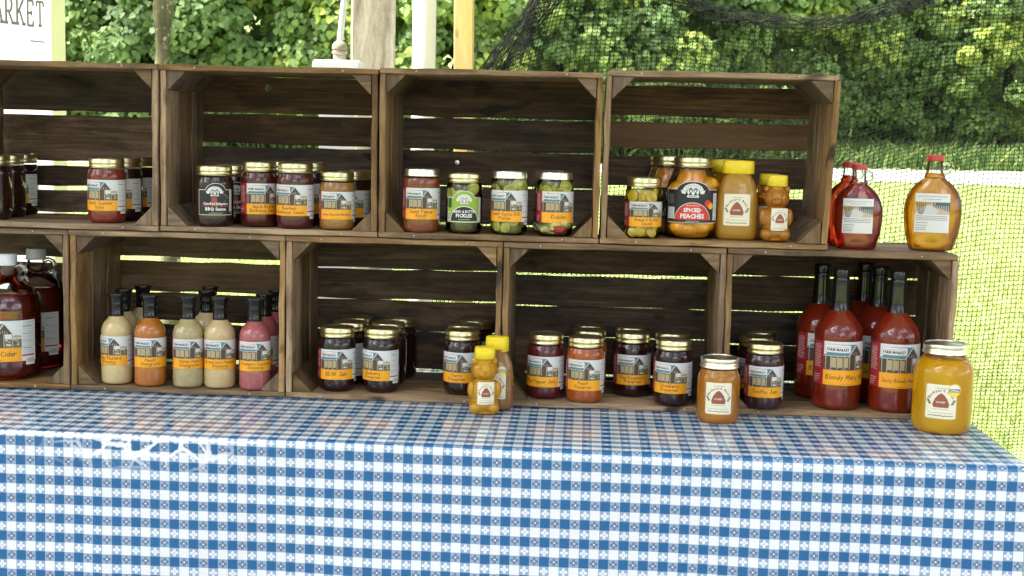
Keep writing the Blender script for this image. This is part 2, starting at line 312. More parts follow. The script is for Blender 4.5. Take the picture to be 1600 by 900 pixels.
class Print:
    def __init__(s): s.P=[]
    def poly(s,pts,ink,layer=1):
        ar=sum(pts[i][0]*pts[(i+1)%len(pts)][1]-pts[(i+1)%len(pts)][0]*pts[i][1] for i in range(len(pts)))
        s.P.append((pts if ar>0 else pts[::-1],IDX[ink],layer))
    def rect(s,x0,y0,x1,y1,ink,layer=1): s.poly([(x0,y0),(x1,y0),(x1,y1),(x0,y1)],ink,layer)
    def rrect(s,x0,y0,x1,y1,r,ink,layer=1,rot=0):
        pts=[]
        for cx,cy,a0 in ((x1-r,y0+r,-90),(x1-r,y1-r,0),(x0+r,y1-r,90),(x0+r,y0+r,180)):
            for k in range(4): an=math.radians(a0+30*k); pts.append((cx+r*math.cos(an),cy+r*math.sin(an)))
        mx,my=(x0+x1)/2,(y0+y1)/2; c,sn=math.cos(rot),math.sin(rot)
        s.poly([(mx+(x-mx)*c-(y-my)*sn,my+(x-mx)*sn+(y-my)*c) for x,y in pts],ink,layer)
    def ell(s,cx,cy,rx,ry,ink,layer=1,a0=0,a1=360,n=20):
        s.poly([(cx+rx*math.cos(math.radians(a0+(a1-a0)*k/n)),cy+ry*math.sin(math.radians(a0+(a1-a0)*k/n))) for k in range(n+(0 if a1-a0>=360 else 1))],ink,layer)
    def arc(s,cx,cy,r,wd,ink,layer,a0,a1,n=14,ry=1):
        for k in range(n):
            A,B=[math.radians(a0+(a1-a0)*(k+d)/n) for d in (0,1)]
            s.poly([(cx+(r-wd/2)*math.cos(A),cy+(r-wd/2)*math.sin(A)*ry),(cx+(r+wd/2)*math.cos(A),cy+(r+wd/2)*math.sin(A)*ry),(cx+(r+wd/2)*math.cos(B),cy+(r+wd/2)*math.sin(B)*ry),(cx+(r-wd/2)*math.cos(B),cy+(r-wd/2)*math.sin(B)*ry)],ink,layer)
    def line(s,pts,wd,ink,layer=2):
        for (x0,y0),(x1,y1) in zip(pts[:-1],pts[1:]):
            L=math.hypot(x1-x0,y1-y0) or 1e-6; nx,ny=-(y1-y0)/L*wd/2,(x1-x0)/L*wd/2; ex,ey=(x1-x0)/L*wd*.4,(y1-y0)/L*wd*.4
            s.poly([(x0-ex-nx,y0-ey-ny),(x1+ex-nx,y1+ey-ny),(x1+ex+nx,y1+ey+ny),(x0-ex+nx,y0-ey+ny)],ink,layer)
    def hand(s,txt,cx,cy,h,ink='writing_ink',maxw=70,layer=3,seed=0):
        rn=random.Random(txt+str(seed)); W=sum(HW[c][0]+1.3 for c in txt); k=h/9; 
        if W*k>maxw: k=maxw/W
        x=cx-W*k/2
        for c in txt:
            wd,st=HW[c]; dy=rn.uniform(-.5,.5); sx=rn.uniform(.9,1.1)
            for pl in st: s.line([(x+(px*sx+.14*(py))*k,cy+(py+dy)*k) for px,py in pl],max(.62,1.1*k),ink,layer)
            x+=(wd+1.3)*k
    def text(s,txt,cx,cy,h,ink,maxw=60,layer=3,bold=.02,rot=0,sy=1):
        ps,W=text_polys(txt,bold); k=h/.73
        kx=min(k,maxw/W); c,sn=math.cos(rot),math.sin(rot)
        for p in ps:
            q=[((x-W/2)*kx,y*k*sy) for x,y in p]; s.P.append(([(cx+x*c-y*sn,cy+x*sn+y*c) for x,y in q],IDX[ink],layer))
    def scribble(s,x0,x1,y,h,ink,layer=3,wd=.5):
        rn=random.Random(int(x0*7+y*13)); n=max(3,int((x1-x0)/h)); s.line([(x0+(x1-x0)*k/n,y+h*rn.uniform(-.5,.5)) for k in range(n+1)],wd,ink,layer)
    def mesh(s,name,fn,step=5.0):
        mb=MB()
        for pts,mi,ly in s.P:
            xs=[p[0] for p in pts]; k0,k1=math.floor(min(xs)/step),math.floor((max(xs)-1e-6)/step)
            for k in range(k0,k1+1):
                q=pts
                if k>k0: q=clip(q,k*step,False)
                if k<k1 and q: q=clip(q,(k+1)*step,True)
                if len(q)>=3: mb.add([fn(x,y,ly) for x,y in q],[tuple(range(len(q)))],mi)
        return mb.mesh(name,INKM,smooth=False)
def wrap(R,z0=0,sx=1,sy=1):
    def fn(x,y,ly):
        r=R+.35+.16*ly; an=x/R
        return (r*math.sin(an)*sx/1000,-r*math.cos(an)*sy/1000,(z0+y)/1000)
    return fn
def farm_print(lines,w=78,h=65,band=22,small=True,red=True,nutri=True,noname=False):
    P=Print(); x0=-w/2; k=w/78; b=band
    X=lambda u:x0+u*k
    Y=lambda v:b+(v-22)*(h-b)/43
    P.rect(x0,0,-x0,h,'paper',0); P.rect(x0,b,-x0,h,'sky_print',1)
    P.rect(X(50),b,X(78),Y(36),'yard_print',2); rn=random.Random(3)
    for i in range(16):
        cx,cy=rn.uniform(53,75),rn.uniform(26,36); P.rect(X(cx-rn.uniform(1.2,2.6)),Y(cy-1),X(cx+rn.uniform(1.2,2.6)),Y(cy+rn.uniform(.6,1.8)),rn.choice(['tan_print','timber_print','leaf_print','trim_print']),3)
    P.poly([(X(62),Y(38)),(X(78),Y(38)),(X(78),Y(41)),(X(68),Y(42.5))],'tan_print',3)
    P.rect(x0,b,X(52),Y(45),'timber_print',2)
    for u,ww in ((12,8),(22.5,7),(32,6)): P.rect(X(u),Y(26),X(u+ww),Y(41),'tan_print',3)
    for u in (3,11,21,31,39.5,50,63): P.rect(X(u),b,X(u+1.5),Y(44),'post_print',4)
    P.poly([(X(39),Y(44)),(X(64),Y(44)),(X(51.5),Y(60))],'timber_print',4)
    for i in range(4): P.rect(X(45+i*3.4),Y(45),X(46+i*3.4),Y(51-abs(i-1.5)*2),'post_print',5)
    P.poly([(X(2),Y(43.5)),(X(38),Y(43.5)),(X(51),Y(61)),(X(17),Y(61))],'roof_print',5)
    P.line([(X(38.5),Y(43)),(X(51.5),Y(61))],1.4*k,'trim_print',6); P.line([(X(51.5),Y(61)),(X(65),Y(43))],1.4*k,'trim_print',6)
    P.line([(x0,Y(43.4)),(X(38.5),Y(43.4))],.9*k,'trim_print',6)
    for i in range(18): u=rn.uniform(0,74); P.rect(X(u),b,X(u+2.2),b+rn.uniform(.6,2.4)*k,rn.choice(['writing_ink','grey_ink','timber_print']),6)
    P.rrect(X(2.4),Y(48.4),X(41.6),Y(60.6),2.5*k,'plaque_edge',6,-.02); P.rrect(X(3),Y(49),X(41),Y(60),2.3*k,'paper',7,-.02)
    P.text('FARM MARKET',X(22),Y(51),4.6*k,'writing_ink',34*k,8,.03,-.02)
    P.scribble(X(6),X(38),Y(57.4),1.8*k,'red_round',8,.55*k)
    P.rect(x0,0,-x0,b,'orange_band',2)
    n=len(lines)
    if n==1: P.hand(lines[0],w*.24 if lines[0]=='Cider' else 0,b*.40,b*.36,maxw=w*.88)
    elif n==2:
        P.hand(lines[0],0,b*.60,b*.30,maxw=w*.86); P.hand(lines[1],0,b*.22,b*.30,maxw=w*.8)
    if small: P.scribble(-w*.14,w*.14,b*.09,.8,'writing_ink',3,.4)
    if red:
        P.rect(x0-22*k,0,x0,h,'red_panel',1)
        for i in range(15):
            y=h*(.40+.036*i); P.rect(x0-20*k,y,x0-(4+rn.uniform(0,4))*k,y+.55*k,'trim_print',2)
        for i in range(4):
            y=h*(.06+.05*i); P.rect(x0-20*k,y,x0-(5+rn.uniform(0,6))*k,y+.7*k,'trim_print',2)
    if nutri:
        P.rect(-x0,0,-x0+26*k,h,'paper',1); P.rect(-x0+.8*k,h*.16,-x0+23*k,h*.97,'sky_print',2)
        for i,(v,t_) in enumerate(((.95,.7),(.90,.3),(.84,1.6),(.78,.3),(.72,.3),(.66,.9),(.60,.3),(.55,.3),(.49,.9),(.43,.3),(.37,.3),(.31,1.2),(.26,.3),(.21,.3))): P.rect(-x0+1.8*k,h*v,-x0+(22-(i%3)*2)*k,h*v+t_*k,'grey_ink',3)
        P.rect(-x0+.8*k,h*.12,-x0+23*k,h*.155,'red_panel',3)
        P.rect(-x0+7*k,-h*.10,-x0+24*k,h*.11,'paper',3)
        for i in range(9): P.rect(-x0+(9+i*1.5)*k,-h*.05,-x0+(9.7+i*1.5)*k,h*.06,'grey_ink',4)
    return P
def crest(P,cx,cy,s,inkA,inkB,ly):
    """white ribbon arch over a round pair of figures"""
    P.arc(cx,cy,10.5*s,5*s,inkA,ly,12,168,14,.8); P.arc(cx,cy,10.5*s,.5*s,inkB,ly+1,25,155,12,.8)
    for sg in (-1,1): P.poly([(cx+sg*8*s,cy+1*s),(cx+sg*15*s,cy+2.4*s),(cx+sg*13.4*s,cy-1.6*s),(cx+sg*9*s,cy-2.2*s)],inkA,ly)
    P.ell(cx,cy+.6*s,7*s,5.6*s,inkA,ly+1)
    for sg in (-1,1):
        P.ell(cx+sg*2.7*s,cy+2.2*s,2.3*s,2.7*s,inkB,ly+2); P.ell(cx+sg*2.6*s,cy+1.6*s,1.2*s,1.5*s,inkA,ly+3)
        P.poly([(cx+sg*.4*s,cy-4*s),(cx+sg*5.4*s,cy-3.2*s),(cx+sg*3*s,cy+.2*s)],inkB,ly+2)
    P.rrect(cx-7*s,cy-6.2*s,cx+7*s,cy-3.6*s,1*s,inkA,ly+2)
    P.rect(cx-5*s,cy-5.2*s,cx+5*s,cy-4.6*s,inkB,ly+3)
def shield(P,w,h,arch,bg,edge,ly=0):
    for d,ink_,l in ((0,edge,ly),(1.3,bg,ly+1)):
        P.rect(-w/2+d,d,w/2-d,h-d,ink_,l); P.ell(0,h-6,w*.30-d,arch+6-d,ink_,l,0,180,16)
def bbq_print():
    P=Print(); shield(P,78,54,14,'black_label','trim_print'); crest(P,-2,48,1.25,'paper','black_label',2)
    P.hand('',0,0,1); P.text('Candied Jalapeno',0,22,5.6,'paper',60,4,.03); P.text('BBQ Sauce',0,10,7,'paper',56,4,.04)
    P.rect(-30,18.6,30,19.6,'red_round',3); P.rect(-9,20,3,38,'hive_print',2); P.line([(14,46),(26,38),(17,27)],1,'grey_ink',2); P.line([(20,44),(31,36)],.8,'grey_ink',2)
    P.scribble(-14,14,4.6,1.2,'paper',4,.6); P.rect(31,8,36,52,'sky_print',3)
    for i in range(14): P.rect(31.6,9+i*3,35.2,10.2+i*3,'grey_ink',4)
    return P
def green_print():
    P=Print(); shield(P,82,52,14,'green_label','paper'); P.rect(-39,30,-28,50,'dark_green',2); crest(P,0,46,1.2,'paper','grey_ink',2)
    P.ell(0,3,31,31,'paper',3,0,180,20); P.ell(0,3,29.6,29.6,'black_label',4,0,180,20)
    P.text('BREAD & BUTTER',0,20,5.6,'paper',50,5,.03); P.text('PICKLES',0,10.5,7.6,'paper',34,5,.04); P.scribble(-12,12,6,1,'paper',5,.6)
    P.rect(-39,3,-32,22,'paper',2); P.rect(-37.6,4.4,-33.6,20,'grey_ink',3)
    P.rect(33,4,38.6,48,'sky_print',3)
    for i in range(14): P.rect(33.6,6+i*3,38,7+i*3,'grey_ink',4)
    return P
def peach_print():
    P=Print(); shield(P,124,70,17,'black_label','trim_print'); crest(P,0,64,1.75,'paper','black_label',2)
    P.ell(0,3,40,40,'trim_print',3,0,180,22); P.ell(0,3.5,38.4,38,'red_round',4,0,180,22)
    P.text('SPICED',0,23,8.5,'paper',38,5,.04); P.text('PEACHES',0,10,9.5,'paper',50,5,.04); P.scribble(-14,14,36,1.6,'paper',5,.8); P.rect(-40,1.4,40,6.4,'black_label',6); P.scribble(-14,14,3.6,1.2,'paper',7,.6)
    P.ell(33,41,8,7.6,'red_round',5); P.ell(40,36,6.6,7,'orange_band',5)
    P.rect(-60,8,-40,32,'sky_print',3)
    for i in range(9): P.rect(-58.6,40+i*2.3,-42,40.8+i*2.3,'grey_ink',3)
    for i in range(7): P.rect(-58,11+i*3,-42,12+i*3,'grey_ink',4)
    P.rect(48,6,60,62,'sky_print',3)
    for i in range(17): P.rect(49,8+i*3.1,58.6,9+i*3.1,'grey_ink',4)
    return P
def hive_print(w,h,P=None,x=0,y=0):
    P=P or Print(); P.rrect(x-w/2,y,x+w/2,y+h,w*.06,'cream_label',0); cx=x; s=w/50
    P.poly([(cx-12*s,y+h*.33),(cx+12*s,y+h*.33),(cx+13.5*s,y+h*.42),(cx+10*s,y+h*.58),(cx+5*s,y+h*.70),(cx,y+h*.76),(cx-5*s,y+h*.70),(cx-10*s,y+h*.58),(cx-13.5*s,y+h*.42)],'hive_print',1)
    for i in range(4): P.rect(cx-(11-i*2.4)*s,y+h*(.40+.08*i),cx+(11-i*2.4)*s,y+h*(.40+.08*i)+.5*s,'leaf_print',2)
    P.text('HONEY',cx,y+h*.46,3.4*s,'cream_label',15*s,3,.02)
    st='Backyard Bees'
    for i,ch in enumerate(st):
        an=math.radians(158-136*i/(len(st)-1)); 
        if ch!=' ': P.text(ch,cx+18.5*s*math.cos(an),y+h*.50+h*.27*math.sin(an)/.9,4.6*s,'writing_ink',6*s,2,.02,an-math.pi/2)
    for sg in (-1,1):
        for k in range(3): P.ell(cx+sg*(18+1.6*k)*s,y+h*(.44+.05*k),2.6*s,1.5*s,'leaf_print',2,n=8)
    P.scribble(cx-10*s,cx+10*s,y+h*.90,1.3*s,'grey_ink',2,.7*s); P.scribble(cx-13*s,cx+13*s,y+h*.28,1*s,'grey_ink',2,.6*s)
    P.scribble(cx-19*s,cx+19*s,y+h*.17,1.1*s,'grey_ink',2,.6*s); P.scribble(cx-20*s,cx+20*s,y+h*.085,1.7*s,'writing_ink',2,1*s)
    return P
def sticker(P,cx,cy,r):
    P.ell(cx,cy,r,r,'yellow_ring',3); P.ell(cx,cy,r*.84,r*.84,'paper',4); P.ell(cx,cy,r*.84,r*.84,'yellow_ring',5,200,340,10); P.rrect(cx-r*.86,cy-r*.3,cx+r*.86,cy+r*.22,r*.12,'grey_ink',6); P.scribble(cx-r*.6,cx+r*.6,cy-r*.03,r*.16,'paper',7,r*.12)
def maple_print(w,h):
    P=Print(); P.rect(-w/2,0,w/2,h,'paper',0); k=w/50; rn=random.Random(5)
    y0,y1=h*.47,h*.78; P.rect(-w/2,y0,w/2,y1,'road_print',1); P.poly([(-w/2,y0),(w*.32,y0),(-w*.02,y1-5*k),(-w*.2,y1-6*k)],'trim_print',2)
    P.ell(-w*.34,y1-2*k,w*.17,6*k,'tree_print',2,n=12); P.ell(-w*.12,y1-1*k,w*.14,3*k,'tan_print',2,n=10)
    for i in range(5): P.line([(-w*.38+i*1.3*k,y0),(-w*.46+i*3.6*k,y1-2*k)],.9*k,'timber_print',3)
    for i in range(8): x=w*.02+i*w*.065; P.poly([(x,y1-(7+i*.9)*k),(x+1.8*k,y1-(7+i)*k),(x+1.8*k,y1+2*k),(x,y1+2*k)],'teal_print',3)
    P.rect(w*.12,y1-5*k,w/2,y1+1*k,'teal_print',2); P.poly([(w*.1,y0),(w/2,y0),(w/2,y0+4*k),(w*.2,y0+5*k)],'road_print',4)
    P.rect(-w/2,y1,w/2,h,'paper',5)
    P.scribble(-w*.42,w*.42,h*.92,1.6*k,'grey_ink',6,.7*k); P.scribble(-w*.26,w*.26,h*.85,1.2*k,'grey_ink',6,.6*k)
    for i,v in enumerate((.41,.365,.32,.24,.17,.11,.06)):
        P.rect(-w*.46,h*v,(w*.44 if i<3 else -w*.05-i*k),h*v+.8*k,'grey_ink',2)
    return P
# ------------------------------------------------------------------ the setting
def ground_z(y):
    return 0 if y<1 else (.055*(y-1) if y<24 else .055*23+.16*(y-24))
xs=np.unique(np.concatenate([np.linspace(-250,-14,12),np.linspace(-14,16,61),np.linspace(16,250,12)]))
ys=np.unique(np.concatenate([np.linspace(-200,-6,10),np.linspace(-6,26,65),np.linspace(26,60,8),np.linspace(60,300,6)]))
V=[];Fq=[]
for y in ys:
    for x in xs:
        zz=ground_z(min(y,70))+(.05*noise.noise((x*.35,y*.35,0)) if 2.5<y<40 else 0)
        V.append((x,y,zz))
nx=len(xs)
for j in range(len(ys)-1):
    for i in range(nx-1): Fq.append((j*nx+i,j*nx+i+1,(j+1)*nx+i+1,(j+1)*nx+i))
M['lawn']=mat('lawn',(.1,.16,.03),.9); t=NT(M['lawn']); o=t.obj()
c=t.ramp(t.noise(o,1.3,6,.65),[(.30,(.15,.23,.05)),(.50,(.28,.36,.11)),(.70,(.42,.46,.20))])
c=t.mix(t.ramp(t.noise(t.vmul(o,(1,.6,1)),9,4,.7),[(.40,(0,0,0)),(.62,(1,1,1))]),c,(.17,.25,.05))
c=t.mix(t.ramp(t.noise(o,2.6,5,.75),[(.63,(0,0,0)),(.72,(1,1,1))]),c,(.42,.40,.28))
t.l.new(c,t.p.inputs['Base Color']); t.bump(t.noise(o,40,4,.7),.8,.03)
gr=link('ground',npmesh('ground',np.array(V),np.array(Fq),[M['lawn']],True)); gr['kind']='structure'
# gravel strip in front of the stall and the pale path across the lawn
M['gravel']=mat('gravel',(.5,.48,.44),.9); t=NT(M['gravel']); o=t.obj()
vz=t.node('ShaderNodeTexVoronoi'); vz.inputs['Scale'].default_value=45; t.l.new(o,vz.inputs['Vector'])
c=t.mix(t.ramp(vz.outputs['Color'],[(.2,(0,0,0)),(.8,(1,1,1))]),(.30,.28,.25),(.50,.475,.43)); t.l.new(c,t.p.inputs['Base Color']); t.bump(vz.outputs['Distance'],.6,.01)
def strip(name,x0,x1,y0,y1,nxx,nyy,dz,m,wob=0):
    v=[];f=[]
    for j in range(nyy+1):
        for i in range(nxx+1):
            x=x0+(x1-x0)*i/nxx; y=y0+(y1-y0)*j/nyy+wob*noise.noise((x*.4,j*3.1,2))
            z=ground_z(y)+dz+(.05*noise.noise((x*.35,y*.35,0)) if 2.5<y<40 else 0); v.append((x,y,z))
    for j in range(nyy):
        for i in range(nxx): f.append((j*(nxx+1)+i,j*(nxx+1)+i+1,(j+1)*(nxx+1)+i+1,(j+1)*(nxx+1)+i))
    o=link(name,npmesh(name,np.array(v),np.array(f),[m],True)); o['kind']='structure'; return o
M['asphalt']=mat('worn_asphalt',(.09,.088,.085),.9); t=NT(M['asphalt']); t.bump(t.noise(t.obj(),180,3),.5,.004)
strip('asphalt_lane',-40,44,-9,-.15,20,10,.006,M['asphalt'])
strip('gravel_path',-14,16,15.0,17.2,60,6,.012,M['gravel'],.12)

# grass blades
def blades(name,n,y0,y1,x0,x1,h,wd,label,mt='blade'):
    u=RNG.random(n); y=y0*(y1/y0)**u; x=x0(y)+RNG.random(n)*(x1(y)-x0(y))
    ok=~((y>14.9)&(y<17.3)); x,y=x[ok],y[ok]; n=len(x)
    z=np.array([ground_z(b)+(.05*noise.noise((a*.35,b*.35,0)) if 2.5<b<40 else 0) for a,b in zip(x,y)])
    hh=h*(.5+RNG.random(n))*(.8+.03*y); ww=wd*(.6+.8*RNG.random(n))*(.8+.09*y); an=RNG.random(n)*6.283; ln=RNG.normal(0,.45,(n,2))
    dx,dy=np.cos(an)*ww,np.sin(an)*ww
    P=np.empty((n,4,3)); P[:,0]=np.c_[x-dx,y-dy,z-.01]; P[:,1]=np.c_[x+dx,y+dy,z-.01]
    P[:,2]=np.c_[x+dx*.7+ln[:,0]*hh*.5,y+dy*.7+ln[:,1]*hh*.5,z+hh*.62]; P[:,3]=np.c_[x+ln[:,0]*hh*1.1,y+ln[:,1]*hh*1.1,z+hh]
    b=np.arange(n)[:,None]*4; Fa=np.concatenate([b+np.array([[0,1,2]]),b+np.array([[0,2,3]])])
    tone=np.repeat(RNG.random(n),4)
    me=npmesh(name,P.reshape(-1,3),Fa,[M[mt]],False,{'tone':tone})
    return tag(link(name,me),label,'grass',None,'stuff')
def leafmat(name,stops,trans=.35,rough=.62):
    m=mat(name,rough=rough,Specular_IOR_Level=.25); t=NT(m); at=t.node('ShaderNodeAttribute',attribute_name='tone')
    c=t.ramp(at.outputs['Fac'],stops); t.l.new(c,t.p.inputs['Base Color'])
    tr=t.node('ShaderNodeBsdfTranslucent'); hs=t.node('ShaderNodeHueSaturation'); hs.inputs['Hue'].default_value=.485; hs.inputs['Value'].default_value=1.5; t.l.new(c,hs.inputs['Color']); t.l.new(hs.outputs[0],tr.inputs[0])
    mx=t.node('ShaderNodeMixShader'); mx.inputs[0].default_value=trans; t.l.new(t.p.outputs[0],mx.inputs[1]); t.l.new(tr.outputs[0],mx.inputs[2])
    t.l.new(mx.outputs[0],t.n['Material Output'].inputs[0]); return m
M['blade']=leafmat('grass_blade',[(0,(.20,.28,.07)),(.5,(.34,.42,.14)),(.8,(.50,.55,.27)),(1,(.70,.68,.50))],.45)
M['shaded']=leafmat('shaded_blade',[(0,(.05,.10,.025)),(.5,(.10,.18,.045)),(1,(.22,.28,.09))],.35)  # darker green copy of the grass, painting the shade below the trees
blades('lawn_grass',120000,2.2,15.0,lambda y:-.9-.30*y,lambda y:1.9+.36*y,.034,.0026,'sunlit lawn grass behind the stall and netting')
blades('tall_grass',16000,17.3,22,lambda y:-9+0*y,lambda y:11+0*y,.20,.008,'taller grass along the foot of the trees, coloured darker for their shade','shaded')

# ------------------------------------------------------------------ trees and vines
def leaves(n, cen, rad, size, mix, clusters, seed, tone0, zmin=.0, flat=.75):
    """leaf faces spread through clumps lying in the shell of an ellipsoid crown"""
    r=np.random.default_rng(seed)
    d=r.normal(size=(clusters,3)); d/=np.linalg.norm(d,axis=1)[:,None]
    d[:,1]=np.where(r.random(clusters)<.72,-np.abs(d[:,1]),d[:,1])
    cc=np.array(cen)+d*np.array(rad)*(r.random((clusters,1))**.35*.5+.5)
    cc[:,2]=np.maximum(cc[:,2],zmin+.15)
    cr=mix*(.55+.9*r.random(clusters)); ct=np.clip(tone0+r.normal(0,.20,clusters),0,1)
    k=r.integers(0,clusters,n); q=r.normal(size=(n,3)); q/=np.linalg.norm(q,axis=1)[:,None]; q*=r.random((n,1))**.4
    p=cc[k]+q*cr[k][:,None]*np.array([1,1,flat]); p[:,2]=np.maximum(p[:,2],zmin+.03*r.random(n))
    nrm=q*.9+d[k]*.4+np.array([0,-.25,.7])+r.normal(0,.38,(n,3)); nrm/=np.linalg.norm(nrm,axis=1)[:,None]
    # leaf axes: droop
    up=np.array([0,0,-1.0])+r.normal(0,.5,(n,3)); ax=up-(up*nrm).sum(1)[:,None]*nrm; ax/=np.linalg.norm(ax,axis=1)[:,None]
    sd=np.cross(nrm,ax); s=size*(.55+.8*r.random(n))[:,None]
    Vv=np.empty((n,6,3)); bs=p-ax*s*.45
    Vv[:,0]=bs; Vv[:,1]=bs+ax*s*.18+sd*s*.52+nrm*s*.10; Vv[:,2]=bs+ax*s*.62+sd*s*.40+nrm*s*.08; Vv[:,3]=bs+ax*s*1.08-nrm*s*.06; Vv[:,4]=bs+ax*s*.62-sd*s*.40+nrm*s*.08; Vv[:,5]=bs+ax*s*.18-sd*s*.52+nrm*s*.10
    b=np.arange(n)[:,None]*6
    Fq=np.concatenate([b+np.array([[0,1,2,3]]),b+np.array([[0,3,4,5]])])
    tone=np.clip(ct[k]+r.normal(0,.10,n),0,1)
    return Vv.reshape(-1,3),Fq,np.repeat(tone,6)
LEAF=[(0,(.075,.130,.048)),(.28,(.125,.210,.070)),(.60,(.195,.300,.095)),(.85,(.28,.39,.09)),(1,(.40,.46,.09))]
M['leaf']=leafmat('tree_leaf',LEAF,.38); M['bark']=wood('tree_bark',(.045,.035,.022),(.085,.065,.042),(.15,.12,.08),.4,.9,grain=25)
def trunk_mesh(h,r0,r1,seed,lean=.1):
    rn=random.Random(seed); mb=MB(); pts=[]; 
    for k in range(8): pts.append((lean*h*(k/7)**2*rn.uniform(.6,1.2),rn.uniform(-.03,.03)*h*.2,h*k/7))
    v,f=tube(pts,0,9,rr=[r0+(r1-r0)*k/7+rn.uniform(-.04,.04)*r0 for k in range(8)]); mb.add(v,f)
    for i in range(4):
        b=Vector(pts[3+i]); an=rn.uniform(0,6.28); e=b+Vector((math.cos(an)*h*.22,math.sin(an)*h*.22,h*.2)); m=(b+e)/2+Vector((0,0,-.04*h))
        v,f=tube([b,m,e],0,6,rr=[r1*.9,r1*.6,r1*.3]); mb.add(v,f)
    return mb
def tree(name,label,cat,x,y,h,rad,n,size,mix,clusters,seed,tone,group,low=.0,tr=.12):
    z=ground_z(y); o=thing(name,label,cat,(x,y,z),0,group)
    V,Fq,tn=leaves(n,(0,0,low+(h-low)*.48),(rad,rad*.8,(h-low)*.52),size,mix,clusters,seed,tone,low)
    link('crown',npmesh('crown',V,Fq,[M['leaf']],False,{'tone':tn}),o)
    mb=trunk_mesh(h*.8,tr,tr*.35,seed); link('trunk',mb.mesh('trunk',[M['bark']],True),o)
    return o
GT='trees and vines behind the lawn'
TR=[ # label, x, y, height, radius, tone
('tangle of broad vine leaves behind the white banner at far left',-7.4,18.6,4.6,1.9,.42),
('dark green leafy vine thicket between banner and slim tree trunk',-5.2,18.0,4.4,1.9,.40),
('bright yellow green leafed bush just right of the slim tree trunk',-3.1,18.3,4.6,1.7,.66),
('pale green vine covered bush left of the square wooden post',-1.3,17.9,4.4,1.7,.62),
('leafy bush seen between wooden post and white pipe',.6,18.2,4.6,1.6,.48),
('leafy green bush standing behind the yellow timber stud',2.1,18.4,4.4,1.6,.46),
('mid green tree behind the gathered left edge of the netting',3.5,19.4,5.0,1.8,.50),
('bright tree behind the sagging rolled top of the netting',5.0,20.2,5.2,1.7,.60),
('tree with dark gaps behind netting right of the top crates',6.5,20.6,5.2,1.7,.50),
('yellow green sunlit tree behind netting above the syrup bottles',8.0,20.2,5.0,1.7,.66),
('bushy green tree behind netting at the far right edge',9.6,19.8,5.0,1.9,.56),
('outermost green tree beyond the right side of the netting',11.6,20.4,5.0,1.9,.5)]
for i,(lb,x,y,h,r,tn) in enumerate(TR):
    left=i<6
    tree('vine_bush' if left else 'tree',lb,'bush' if left else 'tree',x,y,h,r,30000 if left else 18000,.098,.42 if left else .36,120 if left else 85,40+i,tn,GT,.05 if left else .25)
# woods farther up the slope, one mass
r2=np.random.default_rng(5); Vs=[];Fs=[];Ts=[];nv=0
for i in range(13):
    V,Fq,tn=leaves(1500,(-14+i*2.6,24.5+r2.random()*2,ground_z(25)+2.6),(2.2,1.4,3.2),.32,.7,26,100+i,.22,ground_z(25)-.2)
    Vs.append(V);Fs.append(Fq+nv);Ts.append(tn);nv+=len(V)
tag(link('woods',npmesh('woods',np.concatenate(Vs),np.concatenate(Fs),[M['leaf']],False,{'tone':np.concatenate(Ts)})),'dark woods on the slope behind the bushes','woods',None,'stuff')
# slim mossy trunk near the stall
M['mossbark']=mat('mossy_bark',rough=.9); t=NT(M['mossbark']); o=t.obj()
c=t.ramp(t.noise(t.vmul(o,(30,30,8)),1,5,.7),[(.3,(.05,.045,.022)),(.5,(.115,.10,.045)),(.7,(.17,.15,.08))])
c=t.mix(t.ramp(t.noise(o,34,3,.6),[(.60,(0,0,0)),(.67,(1,1,1))]),c,(.42,.42,.33)); t.l.new(c,t.p.inputs['Base Color']); t.bump(t.noise(t.vmul(o,(50,50,12)),1,4),.7,.006)
st=thing('slim_tree','slim mossy tree trunk with pale lichen behind the top left crates','tree',(-.885,3.5,ground_z(3.5)))
mb=MB(); pts=[(.02*math.sin(k*.9),.01*math.cos(k),k*.28) for k in range(14)]
v,f=tube(pts,0,14,rr=[.052-.0009*k+.0022*math.sin(k*2.3) for k in range(14)]); mb.add(v,f)
for k,(an,ln) in enumerate(((.4,1.0),(2.2,.9),(3.9,1.1),(5.3,.8))):
    b0=Vector(pts[9+k]); e=b0+Vector((math.cos(an)*ln,math.sin(an)*ln,.5)); v,f=tube([b0,(b0+e)/2+Vector((0,0,.08)),e],0,7,rr=[.022,.015,.006]); mb.add(v,f)
link('trunk',mb.mesh('trunk',[M['mossbark']],True),st)
V,Fq,tn=leaves(1800,(0,.2,3.6),(1.3,1.2,.75),.10,.3,26,77,.5,2.7); link('crown',npmesh('crown',V,Fq,[M['leaf']],False,{'tone':tn}),st)

# ------------------------------------------------------------------ canopy that shades the stall (outside the frame)
M['canvas']=mat('canopy_canvas',(.72,.70,.66),.8)
cp=thing('canopy_tent','white canopy tent shading the jar stall from above','canopy',(.7,-.40,0))
mb=MB(); v,f=box(-2.9,2.9,-.72,.72,2.5,2.53); mb.add(v,f); 
link('canopy_roof',mb.mesh('canopy_roof',[M['canvas']]),cp)
lg=MB(); v,f=box(-.02,.02,-.02,.02,0,2.498); lg.add(v,f); lm=lg.mesh('leg',[M['whitecap']])
for x,y in ((-2.86,-.69),(2.86,-.69),(-2.86,.69),(2.86,.69)): link('leg',lm,cp,(x,y,0))

